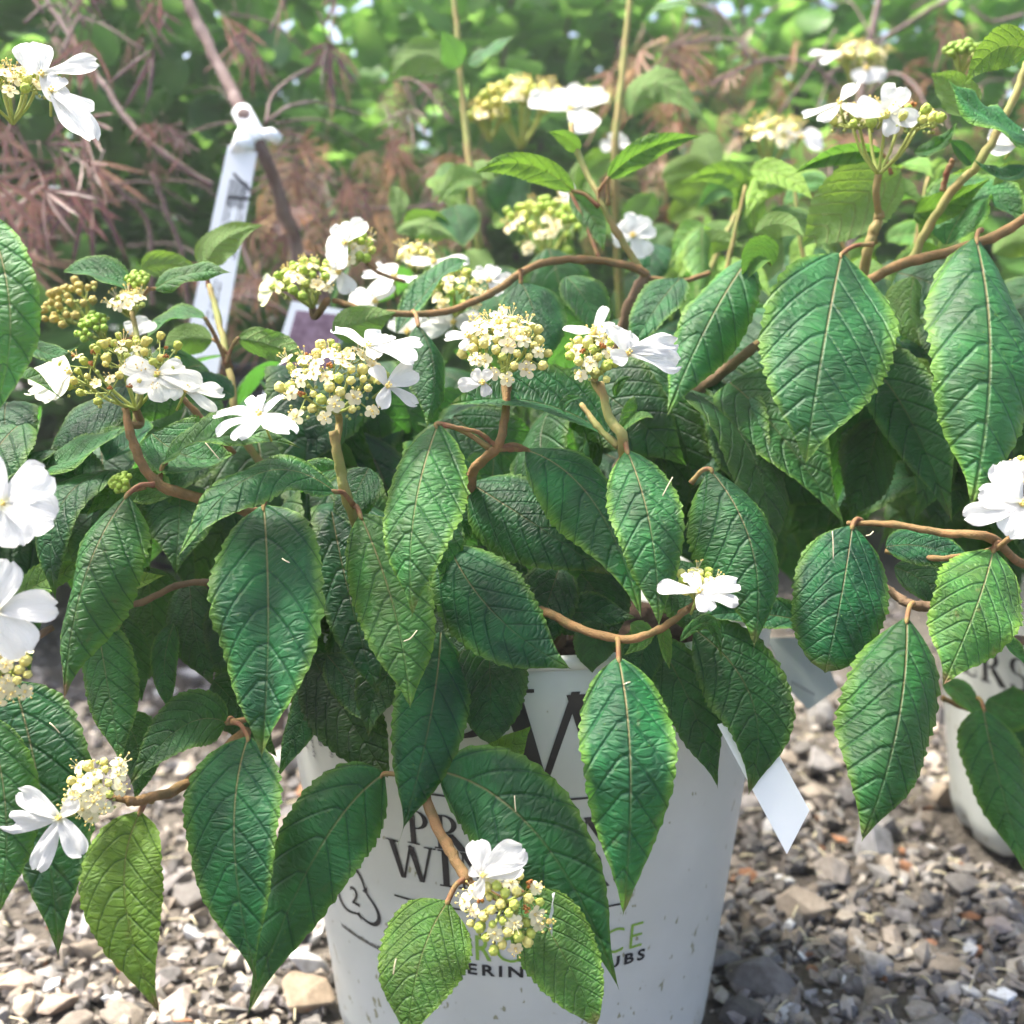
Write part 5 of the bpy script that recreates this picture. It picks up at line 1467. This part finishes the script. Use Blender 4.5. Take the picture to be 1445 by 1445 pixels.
# ================================================================== BACKGROUND: GREEN HEDGE SHRUBS
def hedge_leaf_mesh(seed):
    return leaf_mesh('hedge_leaf', (0, 0, 0), (0, .006, .025), (0, .0, .052), .036 + .004 * (seed % 3), (0, -1, .1), fold=.12, seed=700 + seed, rows=10, cols=2, mat=M['hedge_leaf'], teeth=0, pleat=.004)
HL = [hedge_leaf_mesh(i) for i in range(5)]
HLnp = []
for me in HL:
    v = np.zeros(len(me.vertices) * 3, dtype=np.float32); me.vertices.foreach_get('co', v)
    f = np.array([list(p.vertices) for p in me.polygons])
    at = {}
    for k in ('q', 'y', 'e', 's'):
        a = np.zeros(len(me.vertices), dtype=np.float32); me.attributes[k].data.foreach_get('value', a); at[k] = a
    HLnp.append((v.reshape(-1, 3), f, at))
def hedge(loc, rx, ry, h, n_obj, n_stuff, label, seed, tint, dens_top=1.0, ls=1.35):
    r = random.Random(seed)
    root = empty('leafy_shrub', loc, label, 'shrub', 'green shrubs in the background')
    # stems
    tips = []
    for k in range(9):
        a = r.uniform(0, 6.28); q = r.uniform(.2, .95)
        top = Vector((math.cos(a) * rx * q, math.sin(a) * ry * q, h * r.uniform(.75, 1.0)))
        w = spline([(top.x * .12, top.y * .12, 0), (top.x * .45, top.y * .45, top.z * .35), (top.x * .85 + r.uniform(-.05, .05), top.y * .85, top.z * .75), top], 5)
        mb = MB(); mb.tube(w, [.007 - .005 * i / (len(w) - 1) for i in range(len(w))], 6)
        add('stem', mb.mesh('hedge_stem', M['bark'], True), root, loc)
    def sample(front):
        while True:
            z = r.uniform(.02, 1.0) ** (.85)
            lim = (1 - max(0, z - .72) * 2.0 * dens_top)
            a = r.uniform(0, 6.28); q = math.sqrt(r.random())
            if front: q = r.uniform(.6, 1.0); a = r.uniform(math.pi * 1.02, math.pi * 1.98)
            if r.random() > lim: continue
            wob = 1 + .13 * math.sin(5 * a + seed) + .1 * math.sin(7 * z * 3 + seed)
            return Vector((math.cos(a) * rx * q * wob, math.sin(a) * ry * q * wob, z * h))
    def orient():
        return Matrix.Rotation(r.uniform(0, 6.28), 3, 'Z') @ Matrix.Rotation(r.uniform(.3, 2.3), 3, 'X') @ Matrix.Rotation(r.gauss(0, .5), 3, 'Y')
    for k in range(n_obj):
        o = bpy.data.objects.new('leaf', r.choice(HL)); COL.objects.link(o); o.parent = root
        o.location = sample(True); o.rotation_euler = orient().to_euler()
        s = r.uniform(.8, 1.35) * ls; o.scale = (s, s, s)
        o.color = (max(0, tint[0] + r.uniform(-.1, .15)), tint[1] * r.uniform(.8, 1.2), 0, 1)
    vs, fs, at, off = [], [], {k: [] for k in 'qyes'}, 0
    for k in range(n_stuff):
        v, f, aa = HLnp[r.randrange(5)]
        m = np.array(orient()) * r.uniform(.7, 1.3) * ls; p = np.array(sample(False))
        vs.append(v @ m.T + p); fs.append(f + off); off += len(v)
        for q in 'qyes': at[q].append(aa[q])
    me = bpy.data.meshes.new('foliage')
    me.from_pydata(np.concatenate(vs).tolist(), [], np.concatenate(fs).tolist())
    for q in 'qyes':
        a = me.attributes.new(q, 'FLOAT', 'POINT'); a.data.foreach_set('value', np.concatenate(at[q]))
    me.materials.append(M['hedge_leaf']); me.polygons.foreach_set('use_smooth', [True] * len(me.polygons))
    o = add('foliage', me, root, loc, (tint[0], tint[1], 0), 'stuff')
    return root
hedge((-.85, 1.60, 0), .52, .34, 1.15, 60, 3900, 'dense dark green leafy shrub behind the purple maple at left', 1, (.05, .85), .6)
hedge((-.16, 2.10, 0), .50, .34, 1.25, 60, 2700, 'bright green leafy shrub behind the white hang tag', 2, (.22, 1.1), 1.0)
hedge((.42, 2.15, 0), .50, .36, 1.22, 60, 2400, 'bright green leafy shrub in the background at top centre', 3, (.30, 1.2), 1.1)
hedge((1.0, 2.0, 0), .50, .36, 1.20, 60, 2400, 'pale green leafy shrub in the background at upper right', 4, (.30, 1.2), 1.1)
hedge((-1.5, 2.4, 0), .6, .4, 1.35, 10, 2200, 'green leafy shrub farthest left in the background', 5, (.1, .8), .6)
hedge((1.65, 2.4, 0), .6, .4, 1.3, 10, 2200, 'green leafy shrub farthest right in the background', 6, (.2, 1.0), .6)
hedge((-.5, 3.2, 0), 1.0, .45, 1.15, 0, 2000, 'farthest dark shrub glimpsed through gaps on the left', 7, (.05, .9), 1.0, 1.9)
hedge((1.0, 3.3, 0), 1.2, .45, 1.1, 0, 2000, 'farthest dark shrub glimpsed through gaps on the right', 8, (.1, 1.0), 1.0, 1.9)

# ================================================================== TAGS
def strip(name, cs, thick, mat, label, cat, parent=None):
    """flat plastic piece from its corner loop in space, given real thickness"""
    cs = [Vector(c) for c in cs]
    pn = (cs[1] - cs[0]).cross(cs[2] - cs[0])
    for i in range(3, len(cs)):
        ray = cs[i] - CAM
        cs[i] = CAM + ray * ((cs[0] - CAM).dot(pn) / ray.dot(pn))
    n = (cs[1] - cs[0]).cross(cs[2] - cs[0]).normalized()
    k = len(cs)
    vs = cs + [c + n * thick for c in cs]
    fs = [tuple(range(k)), tuple(range(2 * k - 1, k - 1, -1))] + [(i, i + k, (i + 1) % k + k, (i + 1) % k) for i in range(k)]
    o0 = cs[0]
    o = add(name, mesh_np(name, [v - o0 for v in vs], fs, mat, False), parent, o0)
    if label: o['label'] = label; o['category'] = cat
    return o
# hang tag looped round the maple stem
D = .868
tagw = empty('hang_tag', P(305, 545, D), 'long white printed plastic tag looped round a maple stem', 'tag')
loopmb = MB()
strip('strip', [P(322, 205, D), P(249, 545, D), P(304, 548, D), P(363, 215, D)], .0006, M['tag'], None, None, tagw)
mb = MB()
_a = P(338, 152, .885); _b = P(366, 204, .878); _ax = (_b - _a).normalized()
mb.tube([_a + _ax * .002, _a + _ax * .003, _b - _ax * .003, _b], [.0070, .0082, .0088, .0075], 18)
mb.tube([_b - _ax * .010 + RT * .004, _b - _ax * .008 + RT * .014 - FWD * .004, _b - _ax * .004 + RT * .019], [.004, .006, .0045], 10)
mb.tube([P(342, 214, D - .0005), P(341, 200, D + .001), P(344, 188, .876), P(350, 178, .878)], [.0115, .0095, .007, .006], 4)
add('loop', mb.mesh('tag_loop', M['tag'], True, _a), tagw, _a)
mb = MB()
tr = random.Random(8)
def tagpt(u, v):  # u across 0..1, v down 0..1
    a = P(322, 205, D - .0008).lerp(P(249, 545, D - .0008), v); b = P(363, 215, D - .0008).lerp(P(304, 548, D - .0008), v)
    return a.lerp(b, u)
for (u, v0, v1) in ((.30, .20, .42), (.42, .22, .40), (.52, .30, .36), (.62, .30, .36), (.72, .16, .44), (.84, .26, .45), (.45, .55, .66), (.58, .56, .70), (.40, .68, .74)):
    v = v0
    while v < v1:
        dv = tr.uniform(.006, .016)
        w = tr.uniform(.045, .07)
        mb.put([tagpt(u, v), tagpt(u + w, v), tagpt(u + w, v + dv), tagpt(u, v + dv)], [(0, 1, 2, 3)])
        v += dv + tr.uniform(.003, .007)
for k in range(9):
    u = .30 + .07 * k
    mb.put([tagpt(u, .13), tagpt(u + .035, .13), tagpt(u + .035, .24 + .02 * tr.random()), tagpt(u, .24)], [(0, 1, 2, 3)])
for (u0, v0, u1, v1) in ((.35, .10, 1.0, .155), (.35, .20, 1.0, .19)):
    mb.put([tagpt(u0, v0), tagpt(u1, v1), tagpt(u1, v1 + .014), tagpt(u0, v0 + .014)], [(0, 1, 2, 3)])
add('print', mb.mesh('tag_print', M['ink'], False, P(322, 205, D)), tagw, P(322, 205, D))
# picture tag behind
D = .80
t2 = empty('picture_tag', P(420, 570, D), 'grey edged tag with a purple picture, half hidden behind the middle flower head', 'tag')
strip('card', [P(412, 425, D), P(370, 560, D), P(440, 580, D), P(500, 440, D)], .0006, M['tag'], None, None, t2)
strip('picture', [P(418, 438, D - .001), P(384, 560, D - .001), P(440, 576, D - .001), P(494, 446, D - .001)], .0002, M['tag_purple'], None, None, t2)
# white label hanging down the right side of the pot
strip('white_label', [P(1012, 1022, .470), P(1110, 1205, .462), P(1142, 1143, .464), P(1068, 1010, .470)], .0006, M['tag'],
      'blank white pointed plastic label hanging beside the middle pot', 'label')
D = .66
lb = empty('grey_label', P(1145, 1000, D), 'small grey label tip, its shade put into the colour, with faint print, left of the big right leaf', 'label')
strip('card', [P(1080, 900, D + .01), P(1115, 975, D), P(1140, 1002, D), P(1182, 972, D), P(1150, 900, D + .01)], .0006, M['tag_shade_grey'], None, None, lb)
mb = MB()
for k in range(8):
    x = 1117 + k * 4.2; y = 960 + k * 2.3
    mb.put([P(x, y, D - .002), P(x + 3, y + 1.6, D - .002), P(x + 3, y + 6, D - .002), P(x, y + 5, D - .002)], [(0, 1, 2, 3)])
add('print', mb.mesh('label_print', M['ink_faint'], False, P(1117, 960, D)), lb, P(1117, 960, D))
# black ribbed container of the maple behind
bp = empty('black_pot', (-.40, 1.62, 0), 'black ribbed plastic pot in the shade behind the white hang tag', 'pot')
mb = MB()
prof = [(.10, .003), (.135, .0)]
for k in range(17):
    z = .01 + k * .0205
    prof += [(.138 + .03 * z / .36, z), (.143 + .03 * z / .36, z + .004), (.143 + .03 * z / .36, z + .013), (.138 + .03 * z / .36, z + .0165)]
prof += [(.176, .36), (.180, .362), (.180, .372), (.172, .372), (.168, .33)]
vs, fs = [], []
for (r_, z_) in prof:
    for k in range(40):
        a = 2 * math.pi * k / 40
        vs.append((math.cos(a) * r_, math.sin(a) * r_, z_))
for i in range(len(prof) - 1):
    for k in range(40):
        k2 = (k + 1) % 40
        fs.append((i * 40 + k, i * 40 + k2, (i + 1) * 40 + k2, (i + 1) * 40 + k))
mb.put(vs, fs)
add('wall', mb.mesh('black_pot_wall', M['black']), bp, bp.location)
add('soil', mesh_np('black_pot_soil', [(math.cos(k * .2618) * .166, math.sin(k * .2618) * .166, .34) for k in range(24)], [tuple(range(24))], M['soil'], False), bp, bp.location)
# bits of straw and fallen stamens caught on the leaves
srng = random.Random(12)
for (x, y, d, L, a) in ((398, 788, .432, 12, -30), (935, 700, .430, 30, 62), (880, 966, .412, 10, 20), (728, 1145, .432, 22, 95), (570, 905, .438, 24, 40), (1176, 790, .448, 40, 92), (1222, 756, .448, 12, 30),
                        (70, 1020, .422, 20, -45), (555, 1375, .396, 22, 80), (290, 625, .452, 30, -50)):
    p0 = P(x, y, d - .006); dv = (RT * math.cos(R(a)) + UP * math.sin(R(a))) * (L * d / F)
    mb = MB(); mb.tube(spline([p0, p0 + dv * .5 + UP * srng.uniform(-.001, .001) - FWD * .0006, p0 + dv], 4), .00024, 5)
    add('straw', mb.mesh('straw', M['hair'], True, p0), vib if x < 1250 else vibR, p0)

# ================================================================== GLARE VEIL: thin fog added to imitate lens glare over the far shrubs
HZ = 0.019
t = NT('glare_veil')
pv = t.n('ShaderNodeVolumePrincipled', {'Color': c4(0.93, 0.97, 1.0), 'Density': HZ, 'Anisotropy': 0.35})
t.set(t.out.inputs['Volume'], pv.outputs[0])
hx0, hx1, hy0, hy1, hz0, hz1 = -62, 62, -9, 92, -1.0, 2.0
add('veil', mesh_np('veil', [(hx0, hy0, hz0), (hx1, hy0, hz0), (hx1, hy1, hz0), (hx0, hy1, hz0), (hx0, hy0, hz1), (hx1, hy0, hz1), (hx1, hy1, hz1), (hx0, hy1, hz1)],
    [(0, 3, 2, 1), (4, 5, 6, 7), (0, 1, 5, 4), (1, 2, 6, 5), (2, 3, 7, 6), (3, 0, 4, 7)], t.m, False), kind='stuff')
bpy.data.objects['veil']['label'] = 'pale thin haze added to imitate lens glare over the shrubs'
bpy.data.objects['veil']['category'] = 'veil'
